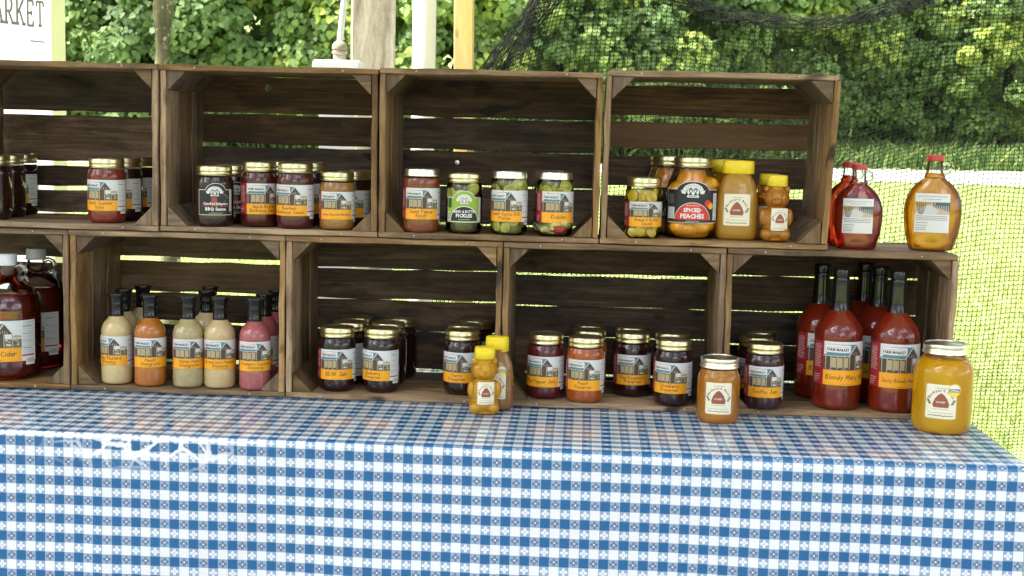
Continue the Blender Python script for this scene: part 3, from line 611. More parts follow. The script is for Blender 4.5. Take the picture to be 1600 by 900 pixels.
# ------------------------------------------------------------------ posts behind the stall
def board_mesh(L,wd,th,seed,segs=8,wob=.0012,bev=.0016):
    """board with eased edges, long axis X, slightly uneven"""
    rn=random.Random(seed); sec=[(-wd/2,-th/2+bev),(-wd/2+bev,-th/2),(wd/2-bev,-th/2),(wd/2,-th/2+bev),(wd/2,th/2-bev),(wd/2-bev,th/2),(-wd/2+bev,th/2),(-wd/2,th/2-bev)]
    v=[];f=[]
    for k in range(segs+1):
        x=-L/2+L*k/segs; a_,b_,c_,d_=[rn.uniform(-wob,wob) for _ in range(4)]; e=.0 if 0<k<segs else bev*.5
        for (y,z) in sec:
            yy=y+(a_ if y<0 else b_); zz=z+(c_*.35 if z<0 else d_*.35)
            v.append((x,yy*(1-e/wd),zz*(1-e/th)))
    for k in range(segs):
        for i in range(8): f.append((k*8+i,(k+1)*8+i,(k+1)*8+(i+1)%8,k*8+(i+1)%8))
    f.append(tuple(range(8))); f.append(tuple(segs*8+i for i in range(7,-1,-1)))
    mb=MB(); mb.add(v,f); return mb
p=thing('wooden_post','square weathered grey wooden post behind the second top crate','post',(.455,1.2,ground_z(1.2)),.16)
link('post_timber',board_mesh(2.9,.128,.128,3,14,.002,.006).mesh('post_timber',[M['post']]),p,(0,0,1.45),(0,-math.pi/2,0))
M['pvc']=mat('white_pvc',(.80,.80,.80),.3)
p=thing('plastic_pipe','upright white plastic pipe standing right of the wooden post','pipe',(.63,1.0,0))
mb=MB(); v,f=tube([(0,0,0),(0,0,1.4),(0,0,2.9)],.033,24); mb.add(v,f); link('pipe',mb.mesh('pipe',[M['pvc']],True,40),p)
p=thing('timber_stud','slightly leaning yellow timber stud between pipe and netting','stud',(.775,.9,0))
o=link('stud_timber',board_mesh(2.9,.052,.036,9,10,.0008,.003).mesh('stud_timber',[M['lumber']]),p,(-.022,0,1.448),(0,-math.pi/2+.018,0)); o.rotation_euler=(math.pi/2,-math.pi/2-.018,0); 
# white square post with flat cap, urn and leaning rod
M['urn']=mat('urn_stone',(.27,.235,.17),.8); t=NT(M['urn']); t.bump(t.noise(t.obj(),60,4),.5,.003)
p=thing('white_post','white square post with flat cap behind the second top crate','post',(.432,.78,0),.05)
mb=MB(); v,f=box(-.046,.046,-.046,.046,0,.746+TZ-.022); mb.add(v,f); link('post_box',mb.mesh('post_box',[M['pvc']]),p)
mb=MB(); bm=bmesh.new(); bmesh.ops.create_cube(bm,size=1); bmesh.ops.scale(bm,vec=(.124,.124,.027),verts=bm.verts); bmesh.ops.bevel(bm,geom=bm.edges[:],offset=.004,segments=2,affect='EDGES'); me=bpy.data.meshes.new('post_cap'); bm.to_mesh(me); bm.free(); me.materials.append(M['pvc']); link('post_cap',me,p,(0,0,.746+TZ-.008))
fl=thing('lamp_base','small beige urn shaped base holding a thin white rod','ornament',(.436,.765,.746+TZ+.006))
v,f=lathe([(.0175,0),(.0175,.016),(.0205,.0175),(.0205,.0235),(.0185,.0245),(.0185,.027),(.0205,.0285),(.0205,.035),(.0185,.0415),(.014,.047),(.009,.050)],20); mb=MB(); mb.add(v,f); link('urn',mb.mesh('urn',[M['urn']],True,45),fl)
mb=MB(); v,f=tube([(0,0,.045),(.030,0,.36),(.062,0,.68)],.0082,12); mb.add(v,f); link('rod',mb.mesh('rod',[M['pvc']],True,50),fl)

# banner
M['banner']=mat('banner_cloth',(.80,.80,.78),.7); t=NT(M['banner'])
tr=t.node('ShaderNodeBsdfTranslucent'); tr.inputs[0].default_value=(.85,.85,.85,1); mx=t.node('ShaderNodeMixShader'); mx.inputs[0].default_value=.3
t.l.new(t.p.outputs[0],mx.inputs[1]); t.l.new(tr.outputs[0],mx.inputs[2]); t.l.new(mx.outputs[0],t.n['Material Output'].inputs[0])
M['banner_yellow']=mat('banner_yellow_edge',(.80,.78,.46),.7); ink('banner_ink',(.16,.16,.17))
bn=thing('market_banner','white banner with tall grey MARKET lettering and yellow edge','banner',(-.60,1.5,0),math.radians(66))
def bfn(x,y,off=0.0): return (x, -.0016*off+.02*math.sin(x*7)*1.0-.02, y)
mb=MB(); nu,nvv=28,12
for i in range(nu):
    xa,xb=[-.95+.95*(k)/nu for k in (i,i+1)]
    for j in range(nvv):
        za,zb=[.55+1.45*k/nvv for k in (j,j+1)]
        mb.add([bfn(xa,za),bfn(xb,za),bfn(xb,zb),bfn(xa,zb)],[(0,1,2,3)],1 if (xa>-.10 and i%2==1) or xa>-.07 else 0)
link('banner_cloth',mb.mesh('banner_cloth',[M['banner'],M['banner_yellow']],True),bn)
LET={'M':[[(0,0),(0,1)],[(0,1),(.5,.3),(1,1)],[(1,1),(1,0)]],'A':[[(0,0),(.5,1),(1,0)],[(.2,.38),(.8,.38)]],'R':[[(.1,0),(.1,1)],[(.1,1),(.75,.95),(.85,.75),(.7,.52),(.1,.5)],[(.4,.5),(1,0)]],'K':[[(.1,0),(.1,1)],[(.95,1),(.15,.45)],[(.4,.6),(1,0)]],'E':[[(.15,0),(.15,1)],[(.1,1),(.9,1)],[(.15,.52),(.65,.52)],[(.1,.03),(.9,.03)],[(.9,1),(.9,.8)],[(.9,0),(.9,.22)],[(.65,.62),(.65,.42)]],'T':[[(.5,0),(.5,1)],[(0,1),(1,1)],[(0,1),(0,.8)],[(1,1),(1,.8)]],
'S':[[(.9,.75),(.85,.95),(.4,1),(.1,.8),(.2,.58),(.8,.42),(.9,.2),(.6,0),(.15,.05),(.08,.28)]]}
FEET={'M':(0,1),'A':(0,1),'R':(.1,1),'K':(.1,1),'T':(.5,),'E':(),'S':()}
mb=MB()
def bar(p0,p1,wd):
    (x0,y0),(x1,y1)=p0,p1; L=math.hypot(x1-x0,y1-y0) or 1e-6; nx_,ny_=-(y1-y0)/L*wd/2,(x1-x0)/L*wd/2; n=3
    for k in range(n):
        q=[(x0+(x1-x0)*d/n,y0+(y1-y0)*d/n) for d in (k,k+1)]
        P4=[(q[0][0]-nx_,q[0][1]-ny_),(q[1][0]-nx_,q[1][1]-ny_),(q[1][0]+nx_,q[1][1]+ny_),(q[0][0]+nx_,q[0][1]+ny_)]
        mb.add([bfn(x,y,1) for x,y in P4],[(0,1,2,3)])
def word(s,x0,z0,lw,gap,h,wd):
    global mb
    x=x0
    for ch in s:
        mb=MB()
        for pl in LET[ch]:
            for p0,p1 in zip(pl[:-1],pl[1:]): bar((x+p0[0]*lw,z0+p0[1]*h),(x+p1[0]*lw,z0+p1[1]*h),wd)
        for fx in FEET[ch]: bar((x+fx*lw-wd*1.0,z0+wd*.6),(x+fx*lw+wd*1.0,z0+wd*.6),wd*1.25)
        link('letter',mb.mesh('letter',[M['banner_ink']]),bn); x+=lw+gap
word('MARKET',-.345,.863+TZ,.030,.012,.078,.0078)
word('S',-.137,.955+TZ,.024,.012,.05,.005)
mb=MB(); bar((-.165,.819+TZ),(-.10,.819+TZ),.0045)
link('rule_line',mb.mesh('rule_line',[M['banner_ink']]),bn)

# ------------------------------------------------------------------ netting
M['net']=mat('black_net',(.013,.015,.013),.75,Specular_IOR_Level=.2)
nt=thing('netting','black bird netting hung in folds behind the right half of the stall','net',(0,1.2,0))
def net_pt(s,k,sub=0.0):
    """s: column number, k: row number"""
    zb=1.215-k*.0112
    xl=.918+(zb-.959)*.71
    B_=24.; q=min(s,B_); x=xl+.0024*q+.0118*q*q*q/(3*B_*B_)+max(0,s-B_)*.0142
    fade=min(1,max(.12,(zb+.15)/.55))
    G=0
    if x>1.70: G=.19*(x-1.70)*fade
    elif x<1.02: G=-min(2.2*(1.02-x)**2,.5)*(.4+.6*fade)
    G+=.012*math.sin(x*9+zb*3)*fade+.006*noise.noise((x*6,zb*6,1))*2
    y=.045*math.sin(x*5.2+zb*1.4)+.02*noise.noise((x*3,zb*3,4))+.05*max(0,1.1-x)*math.sin(x*60)*.4
    return Vector((x,y,zb+G+TZ))
def net_top(x):
    if 1.12<x<2.24: return TZ+.908+.62*(x-1.69)**2
    return TZ+1.25
V=[];Fn=[]
def strand(pts,r):
    for p,q in zip(pts[:-1],pts[1:]):
        d=(q-p).normalized(); u_=d.cross(Vector((0,1,0))); 
        if u_.length<1e-3: u_=Vector((1,0,0))
        u_.normalize(); w_=Vector((0,1,0)); n0=len(V)
        for P_ in (p,q):
            for an in (90,210,330): V.append(P_+u_*(r*math.cos(math.radians(an)))+w_*(r*math.sin(math.radians(an))))
        for i in range(3): Fn.append((n0+i,n0+(i+1)%3,n0+3+(i+1)%3,n0+3+i))
NC,NR=200,172
G=[[net_pt(s*.5,k) for s in range(2*NC+1)] for k in range(NR)]
for k in range(NR):
    rowk=G[k]
    for s in range(0,2*NC-1):
        A,B=rowk[s],rowk[s+1]
        if A.z>net_top(A.x) or A.z<.03 or A.x>2.72: continue
        par=(s+k)%2; A2=A+Vector((0,0,-.0022 if par else .0022)); B2=B+Vector((0,0,.0022 if par else -.0022))
        strand([A2,B2],.00100)
        if k+1<NR and (s+k)%2==0:
            D=G[k+1][s+(1 if s<2*NC else 0)]+Vector((0,0,-.0012)); strand([A+Vector((0,0,.0022)) if not par else A2,D],.00100)
link('mesh_cells',npmesh('mesh_cells',np.array([tuple(v) for v in V]),np.array(Fn),[M['net']]),nt)['kind']='stuff'
V=[];Fn=[]; rn=random.Random(9)
for i in range(30):
    sg=1 if i%2 else -1; ph,fq=rn.uniform(0,6.28),rn.uniform(14,26); r0=rn.uniform(.010,.034); pts=[]
    for k in range(110):
        x=1.13+1.10*k/109; rr=r0*(.75+.5*noise.noise((x*7,i*3.3,0))); z=net_top(x)-.004+rr*math.sin(ph+sg*fq*x)+.0035*rn.uniform(-1,1)
        pts.append(Vector((x,.045*math.sin(x*5.2+1.3)+rr*.8*math.cos(ph+sg*fq*x)-.01,z)))
    strand(pts,.00085)
link('rolled_edge',npmesh('rolled_edge',np.array([tuple(v) for v in V]),np.array(Fn),[M['net']]),nt)['kind']='stuff'

V=[];Fn=[]
for i in range(56):
    o0,ph,fq=rn.uniform(-.004,.085),rn.uniform(0,6.28),rn.uniform(6,16); pts=[]
    for k in range(60):
        z=1.22-1.6*k/59; x=.918+(z-.959)*.71+o0+.009*math.sin(ph+fq*z)+rn.uniform(-.002,.002)
        pts.append(Vector((x,.03*math.sin(o0*90+z*2)+.02*math.cos(ph+fq*z),z+TZ)))
    strand(pts,.0009)
link('gathered_edge',npmesh('gathered_edge',np.array([tuple(v) for v in V]),np.array(Fn),[M['net']]),nt)['kind']='stuff'

# ------------------------------------------------------------------ table and cloth
X0,X1,YF,YB=-.85,1.902,-.382,.40
M['tabletop']=mat('folding_table_top',(.6,.6,.58),.5)
tb=thing('folding_table','folding table hidden under the blue checked cloth','table',((X0+X1)/2,0,0))
mb=MB(); v,f=box(-(X1-X0)/2+.012,(X1-X0)/2-.012,YF+.012,YB-.012,TZ-.045,TZ-.004); mb.add(v,f); link('tabletop',mb.mesh('tabletop',[M['tabletop']]),tb)
mb=MB(); v,f=tube([(0,0,0.004),(0,0,TZ-.046)],.016,10); mb.add(v,f); lm=mb.mesh('leg',[M['nail']],True,50)
for sx in (-1.15,1.15):
    for y in (-.25,.28): link('leg',lm,tb,(sx,y,0))
CK=.01822
m=mat('checked_vinyl',(.7,.7,.7),.35,Coat_Weight=1.0,Coat_Roughness=.07,Coat_IOR=1.5,Specular_IOR_Level=0.0); M['cloth']=m; t=NT(m)
uv=t.node('ShaderNodeUVMap'); sp=t.node('ShaderNodeSeparateXYZ'); t.l.new(uv.outputs[0],sp.inputs[0]); U,Vv=sp.outputs[0],sp.outputs[1]
fu=t.math('FRACT',t.math('MULTIPLY',U,.5)); fv=t.math('FRACT',t.math('MULTIPLY',Vv,.5))      # period of two checks
ca=t.math('LESS_THAN',fu,.5); ra=t.math('LESS_THAN',fv,.5)                                      # blue column / blue row
lu=t.math('MULTIPLY_ADD',t.math('FRACT',U),2.,-1.); lv=t.math('MULTIPLY_ADD',t.math('FRACT',Vv),2.,-1.)
rad=t.math('SQRT',t.math('ADD',t.math('MULTIPLY',lu,lu),t.math('MULTIPLY',lv,lv)))
th=t.math('ARCTAN2',lv,lu); pet=t.math('MULTIPLY_ADD',t.math('ABSOLUTE',t.math('COSINE',t.math('MULTIPLY',th,2.))),.52,.33)
inp=t.math('LESS_THAN',rad,pet); dot=t.math('LESS_THAN',rad,.17)
BL,HB,WH=(.013,.110,.275),(.24,.355,.49),(.70,.72,.74)
nse=t.noise(t.vmul(uv.outputs[0],(.06,.06,.06)),1,3)
cA=t.mix(inp,HB,(.66,.70,.76)); cA=t.mix(dot,cA,(.48,.42,.45))        # white flowers in the blue columns
cB=t.mix(inp,HB,(.12,.17,.27)); cB=t.mix(dot,cB,(.80,.82,.84))        # dark flowers in the white columns
colA=t.mix(ra,cA,BL); colB=t.mix(ra,WH,cB)
c=t.mix(ca,colB,colA)
# highlights of crumpled clear plastic along the fold, painted white into the colour
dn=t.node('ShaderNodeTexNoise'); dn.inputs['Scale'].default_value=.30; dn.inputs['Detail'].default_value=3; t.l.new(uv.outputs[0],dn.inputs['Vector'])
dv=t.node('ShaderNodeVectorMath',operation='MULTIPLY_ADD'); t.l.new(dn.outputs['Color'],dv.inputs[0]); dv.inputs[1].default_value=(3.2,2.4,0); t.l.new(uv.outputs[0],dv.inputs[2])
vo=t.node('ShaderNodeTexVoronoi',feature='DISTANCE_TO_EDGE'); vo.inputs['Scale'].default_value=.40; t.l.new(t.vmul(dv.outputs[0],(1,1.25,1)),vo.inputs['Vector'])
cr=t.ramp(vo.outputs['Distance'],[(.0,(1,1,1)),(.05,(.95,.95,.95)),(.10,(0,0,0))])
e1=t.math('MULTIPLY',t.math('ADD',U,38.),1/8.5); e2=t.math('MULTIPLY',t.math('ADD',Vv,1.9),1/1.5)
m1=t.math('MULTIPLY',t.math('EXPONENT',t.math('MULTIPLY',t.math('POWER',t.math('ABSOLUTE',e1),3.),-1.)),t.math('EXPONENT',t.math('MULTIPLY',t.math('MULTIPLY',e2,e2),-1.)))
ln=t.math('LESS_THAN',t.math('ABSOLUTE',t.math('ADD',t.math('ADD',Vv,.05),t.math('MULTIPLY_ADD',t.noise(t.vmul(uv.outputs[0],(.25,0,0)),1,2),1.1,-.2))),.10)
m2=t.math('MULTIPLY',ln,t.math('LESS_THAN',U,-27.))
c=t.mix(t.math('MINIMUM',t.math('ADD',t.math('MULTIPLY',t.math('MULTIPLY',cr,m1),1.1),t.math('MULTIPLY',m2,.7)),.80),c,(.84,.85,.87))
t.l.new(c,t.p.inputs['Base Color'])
bpn=t.node('ShaderNodeBump'); bpn.inputs['Strength'].default_value=.35; bpn.inputs['Distance'].default_value=.004
g1=t.math('MULTIPLY',t.math('SUBTRACT',U,-40.),1/9.); g2=t.math('MULTIPLY',t.math('ADD',Vv,3.6),1/3.2)
msk=t.math('MULTIPLY',t.math('EXPONENT',t.math('MULTIPLY',t.math('MULTIPLY',g1,g1),-1.)),t.math('EXPONENT',t.math('MULTIPLY',t.math('MULTIPLY',g2,g2),-1.)))
wr=t.noise(t.vmul(uv.outputs[0],(.55,.34,.1)),1,3,.55,1.6); soft=t.noise(t.vmul(uv.outputs[0],(.11,.07,.1)),1,4,.6,.5)
t.l.new(t.math('ADD',soft,t.math('MULTIPLY',t.math('MULTIPLY',wr,msk),11.)),bpn.inputs['Height']); t.l.new(bpn.outputs[0],t.p.inputs['Coat Normal'])
RF=.009
def cloth_sec():
    """(y, z, arc length measured from the front fold)"""
    out=[]
    for k in range(20): y=YB-(YB-YF-RF)*k/19; out.append((y,TZ,(y-YF)))
    for k in range(1,6): an=math.pi/2*k/6; out.append((YF+RF-RF*math.sin(an),TZ-RF+RF*math.cos(an),RF-RF*an*1.0))
    for k in range(60): z=TZ-RF-(TZ-RF-.05)*k/59; out.append((YF,z,-(TZ-z)))
    return out
sec=cloth_sec(); NXc=200; V=[];UVs=[];Fc=[]
for (y,z,s) in sec:
    for i in range(NXc+1):
        x=X0+(X1-X0)*i/NXc; d=0
        if z<TZ-.02:
            dep=min(1,(TZ-z)/.25)
            d=dep*(.004*math.sin(x*7.1+1.3+.8*z)+.002*math.sin(x*17+3*z)+.005*noise.noise((x*4,z*5,3)))+.0012*noise.noise((x*22,z*22,1))+dep*sum(.006*math.exp(-abs(x-xc-.03*(TZ-z)*k_)/.045) for xc,k_ in ((.20,1),(.93,-1),(1.43,1),(-.33,-1)))
        elif z==TZ: d=0
        zt=.0006*noise.noise((x*9,y*9,0)) if z==TZ and y<-.02 else 0
        V.append((x,y-d,z+zt)); UVs.append(((x-.9895)/CK,(s-(-.3626-YF))/CK+1+ (x-.87)*.0099/CK))
n1=NXc+1
for j in range(len(sec)-1):
    for i in range(NXc): Fc.append((j*n1+i,(j+1)*n1+i,(j+1)*n1+i+1,j*n1+i+1))
# skirt at the right and left end
def skirt(x,sg):
    b0=len(V); ny,nz=26,24
    for j in range(nz+1):
        z=TZ-(TZ-.05)*j/nz
        for i in range(ny+1):
            y=YF+(YB-YF)*i/ny; d=.010*math.sin(y*14)*min(1,(TZ-z)/.2) if 0<i<ny else 0
            V.append((x+sg*(d+.0005*(j>0)),y,z)); UVs.append(((x-.9895+sg*(TZ-z))/CK,(y-YF+.0194)/CK+1))
    for j in range(nz):
        for i in range(ny):
            q=(b0+j*(ny+1)+i,b0+(j+1)*(ny+1)+i,b0+(j+1)*(ny+1)+i+1,b0+j*(ny+1)+i+1); Fc.append(q if sg>0 else q[::-1])
skirt(X1,1); skirt(X0,-1)
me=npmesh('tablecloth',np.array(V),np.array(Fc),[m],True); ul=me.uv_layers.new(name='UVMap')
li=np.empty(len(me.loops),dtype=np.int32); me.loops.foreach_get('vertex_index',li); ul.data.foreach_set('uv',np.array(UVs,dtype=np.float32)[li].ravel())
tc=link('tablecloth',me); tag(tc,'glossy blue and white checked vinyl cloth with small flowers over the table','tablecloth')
# ------------------------------------------------------------------ crates
HC=.3466; BT=.0115     # crate height as it lies on its side, board thickness
_bd={}
def board(name,parent,L,wd,th,m,loc,rot=(0,0,0),seed=0,wob=.0028):
    k=(round(L,3),round(wd,3),round(th,4),m,seed%4)
    if k not in _bd: _bd[k]=board_mesh(L,wd,th,seed%4+int(L*100),7,wob).mesh(name,[M[m]])
    return link(name,_bd[k],parent,loc,rot)
def hole_board(L,wd,th,m,hx,hz,r):
    bm=bmesh.new(); o=[bm.verts.new((x,y,0)) for x,y in ((-L/2,-wd/2),(L/2,-wd/2),(L/2,wd/2),(-L/2,wd/2))]
    n=14; h=[bm.verts.new((hx+r*math.cos(6.283*i/n)*(1 if i!=2 else .55),hz+r*math.sin(6.283*i/n)*(1 if i!=2 else .5),0)) for i in range(n)]
    E_=[bm.edges.new((o[i],o[(i+1)%4])) for i in range(4)]+[bm.edges.new((h[i],h[(i+1)%n])) for i in range(n)]
    bmesh.ops.triangle_fill(bm,edges=E_,use_beauty=True)
    g=bmesh.ops.extrude_face_region(bm,geom=bm.faces[:]); bmesh.ops.translate(bm,vec=(0,0,th),verts=[e for e in g['geom'] if isinstance(e,bmesh.types.BMVert)])
    bmesh.ops.translate(bm,vec=(0,0,-th/2),verts=bm.verts); bmesh.ops.recalc_face_normals(bm,faces=bm.faces)
    me=bpy.data.meshes.new('back_slat'); bm.to_mesh(me); bm.free(); me.materials.append(M[m]); return me
def corner_mesh(leg,depth):
    mb=MB(); n=3; seg=(depth-.006)/n
    for k in range(n):
        y0=k*seg+.0012*(k>0); y1=(k+1)*seg-.0012; e=.0012*k
        v=[(0,y0,0),(leg-e,y0,0),(0,y0,leg-e),(0,y1,0),(leg-e,y1,0),(0,y1,leg-e)]
        mb.add(v,[(0,1,2),(3,5,4),(0,3,4,1),(1,4,5,2),(2,5,3,0)])
    return mb.mesh('corner_block',[M['wood_grey']])
_cm={}
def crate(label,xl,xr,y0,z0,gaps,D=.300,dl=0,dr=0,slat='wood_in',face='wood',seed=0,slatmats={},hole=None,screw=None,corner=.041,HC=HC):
    """xl..xr outer width along the table; gaps: bright gaps between back slats (top, bottom heights above z0's row)"""
    er=.5778+TZ-z0; gaps=[(er+(a_-er)*1.0164,er+(b_-er)*1.0164) for a_,b_ in gaps]
    g=.0016; W=xr-xl-2*g; cx=(xl+xr)/2; rn=random.Random(seed)
    o=thing('apple_crate',label,'crate',(cx,y0,z0),0,'wooden apple crates stacked on their sides')
    tl,trr=math.atan2(dl,HC),math.atan2(dr,HC); mid=(dl+dr)/2
    bw=(D-.012-.006)/3
    # long boards (top and bottom as it lies) : three across the depth
    for top in (0,1):
        for k in range(3):
            wd=bw-.0035-(0 if k else -.001); y=bw*(k+.5)+(.0012 if k else 0)
            board('top_board' if top else 'floor_board',o,W,wd,BT,face if k==0 else ('wood_grey' if rn.random()<.5 else face),(mid if top else 0,y,HC-BT/2-.0004*k if top else BT/2+.0002*k),(0,0,0),seed*3+k+top*5)
    # end boards: three across the depth, standing
    hs=HC-2*BT-.001
    for sg,tlt in ((-1,tl),(1,trr)):
        for k in range(3):
            wd=bw-.004-rn.uniform(0,.002); y=bw*(k+.5)
            dd=dl if sg<0 else dr
            e=board('end_board',o,hs,wd,.0125,face if k==0 else 'wood_grey',(sg*(W/2-.0068-.0008*k)+dd*.5,y+.0004,HC/2),(0,0,0),seed+k+(sg>0)*2)
            e.rotation_euler=Matrix(((math.sin(tlt),0,-math.cos(tlt)),(0,1,0),(math.cos(tlt),0,math.sin(tlt)))).to_euler()
    # corner blocks
    ck=(round(D,3),corner)
    if ck not in _cm: _cm[ck]=corner_mesh(corner,D-.03)
    for sg in (-1,1):
        for top in (0,1):
            dd=(dl if sg<0 else dr)*(1 if top else 0)
            c=link('corner_block',_cm[ck],o,(sg*(W/2-.0145)+dd*.95,.008,(HC-BT-.0007) if top else BT+.0007))
            c.scale=(1,1,1); 
            if sg>0 and not top: c.rotation_euler=(0,-math.pi/2,0)
            elif sg>0 and top: c.rotation_euler=(0,math.pi,0)
            elif top: c.rotation_euler=(0,math.pi/2,0)
    # back slats between the gaps
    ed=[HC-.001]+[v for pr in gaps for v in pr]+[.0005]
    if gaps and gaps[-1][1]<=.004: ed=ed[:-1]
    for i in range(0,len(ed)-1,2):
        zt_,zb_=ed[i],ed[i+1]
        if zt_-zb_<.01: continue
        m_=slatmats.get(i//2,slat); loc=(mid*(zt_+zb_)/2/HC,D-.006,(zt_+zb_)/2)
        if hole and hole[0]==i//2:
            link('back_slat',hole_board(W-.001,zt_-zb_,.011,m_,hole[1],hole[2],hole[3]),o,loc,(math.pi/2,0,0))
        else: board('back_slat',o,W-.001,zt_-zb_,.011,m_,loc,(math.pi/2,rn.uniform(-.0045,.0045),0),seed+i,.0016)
    if screw:
        mb=MB(); v,f=lathe([(.0065,0),(.0075,.002),(.0055,.0045),(.002,.005)],8); mb.add(v,f)
        link('screw_head',mb.mesh('screw_head',[M['nail']]),o,(screw[0],D-.0122,screw[1]),(math.pi/2,0,0))
    # nail heads on the front edges
    mb=MB()
    for sg in (-1,1):
        for z in (BT/2,HC-BT/2):
            for d in (.03,.075): v,f=sphere((sg*(W/2-d),-.0004,z),.0021,6,4,(1,.4,1)); 
            mb.add(v,f)
    link('nail',mb.mesh('nail',[M['nail']],True),o)
    return o
ZT=HC+.0022; Z0=TZ+.0012
T=lambda *p:[(a_-ZT,b_-ZT) for a_,b_ in p]
xb=[-.4655,-.0035,.464,.925,1.389,1.8600]; xt=[-.273,.1950,.6595,1.1225,1.5935]
crate('left end crate of the top row holding salsa jars',xt[0],xt[1],-.0025,Z0+ZT,T((.6993,.6964),(.5983,.5890),(.4855,.4731),(.4277,.4188),(.3688,.3629)),HC=0.35,seed=1,corner=.040)
crate('top row crate with barbecue sauce jars and a round hole in its back',xt[1],xt[2],.0016,Z0+ZT,T((.6873,.6837),(.6035,.5999),(.5343,.5271),(.4444,.4412),(.3584,.3545)),HC=0.3488,seed=2,dr=-.003,hole=(1,-.0685,.0175,.0070),slatmats={})
crate('top row crate holding four jars of relish and pickles',xt[2],xt[3],-.001,Z0+ZT,T((.6941,.6913),(.6046,.6018),(.5317,.5289),(.4527,.4498),(.3673,.3605)),HC=0.3515,seed=3,dl=-.003,dr=.001,screw=(-.094,.1535))
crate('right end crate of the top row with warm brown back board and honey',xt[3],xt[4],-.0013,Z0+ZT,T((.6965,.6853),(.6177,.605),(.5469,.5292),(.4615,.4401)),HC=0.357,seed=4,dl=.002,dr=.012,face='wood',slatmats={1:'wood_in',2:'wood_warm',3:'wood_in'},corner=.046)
crate('left end crate of the bottom row holding two cider jugs',xb[0],xb[1],.006,Z0,((.263,.2496),(.1989,.1855),(.06,.054)),seed=5,slatmats={0:'wood_grey',1:'wood_grey'})
crate('bottom row crate with black capped salad dressing bottles',xb[1],xb[2],.0055,Z0,((.2702,.2599),(.1909,.1865),(.1224,.1149),(.034,.0249)),seed=6,slatmats={0:'wood_grey',1:'wood_grey'})
crate('bottom row crate holding dark bear jam and cherry preserves',xb[2],xb[3],.003,Z0,((.2592,.2563),(.1886,.1857),(.1177,.1147),(.0292,.0217)),seed=7,dl=-.002)
crate('bottom row crate holding pepper jelly and orange peach preserves',xb[3],xb[4],-.004,Z0,((.2606,.2547),(.1863,.1844),(.1175,.1157),(.0324,.025)),seed=8,dl=-.003)
crate('right end crate of the bottom row with tall red cocktail mix bottles',xb[4],xb[5],-.003,Z0,((.2693,.2664),(.1889,.186),(.1124,.1095),(.0304,.0245)),seed=9,dl=-.004,dr=.002)

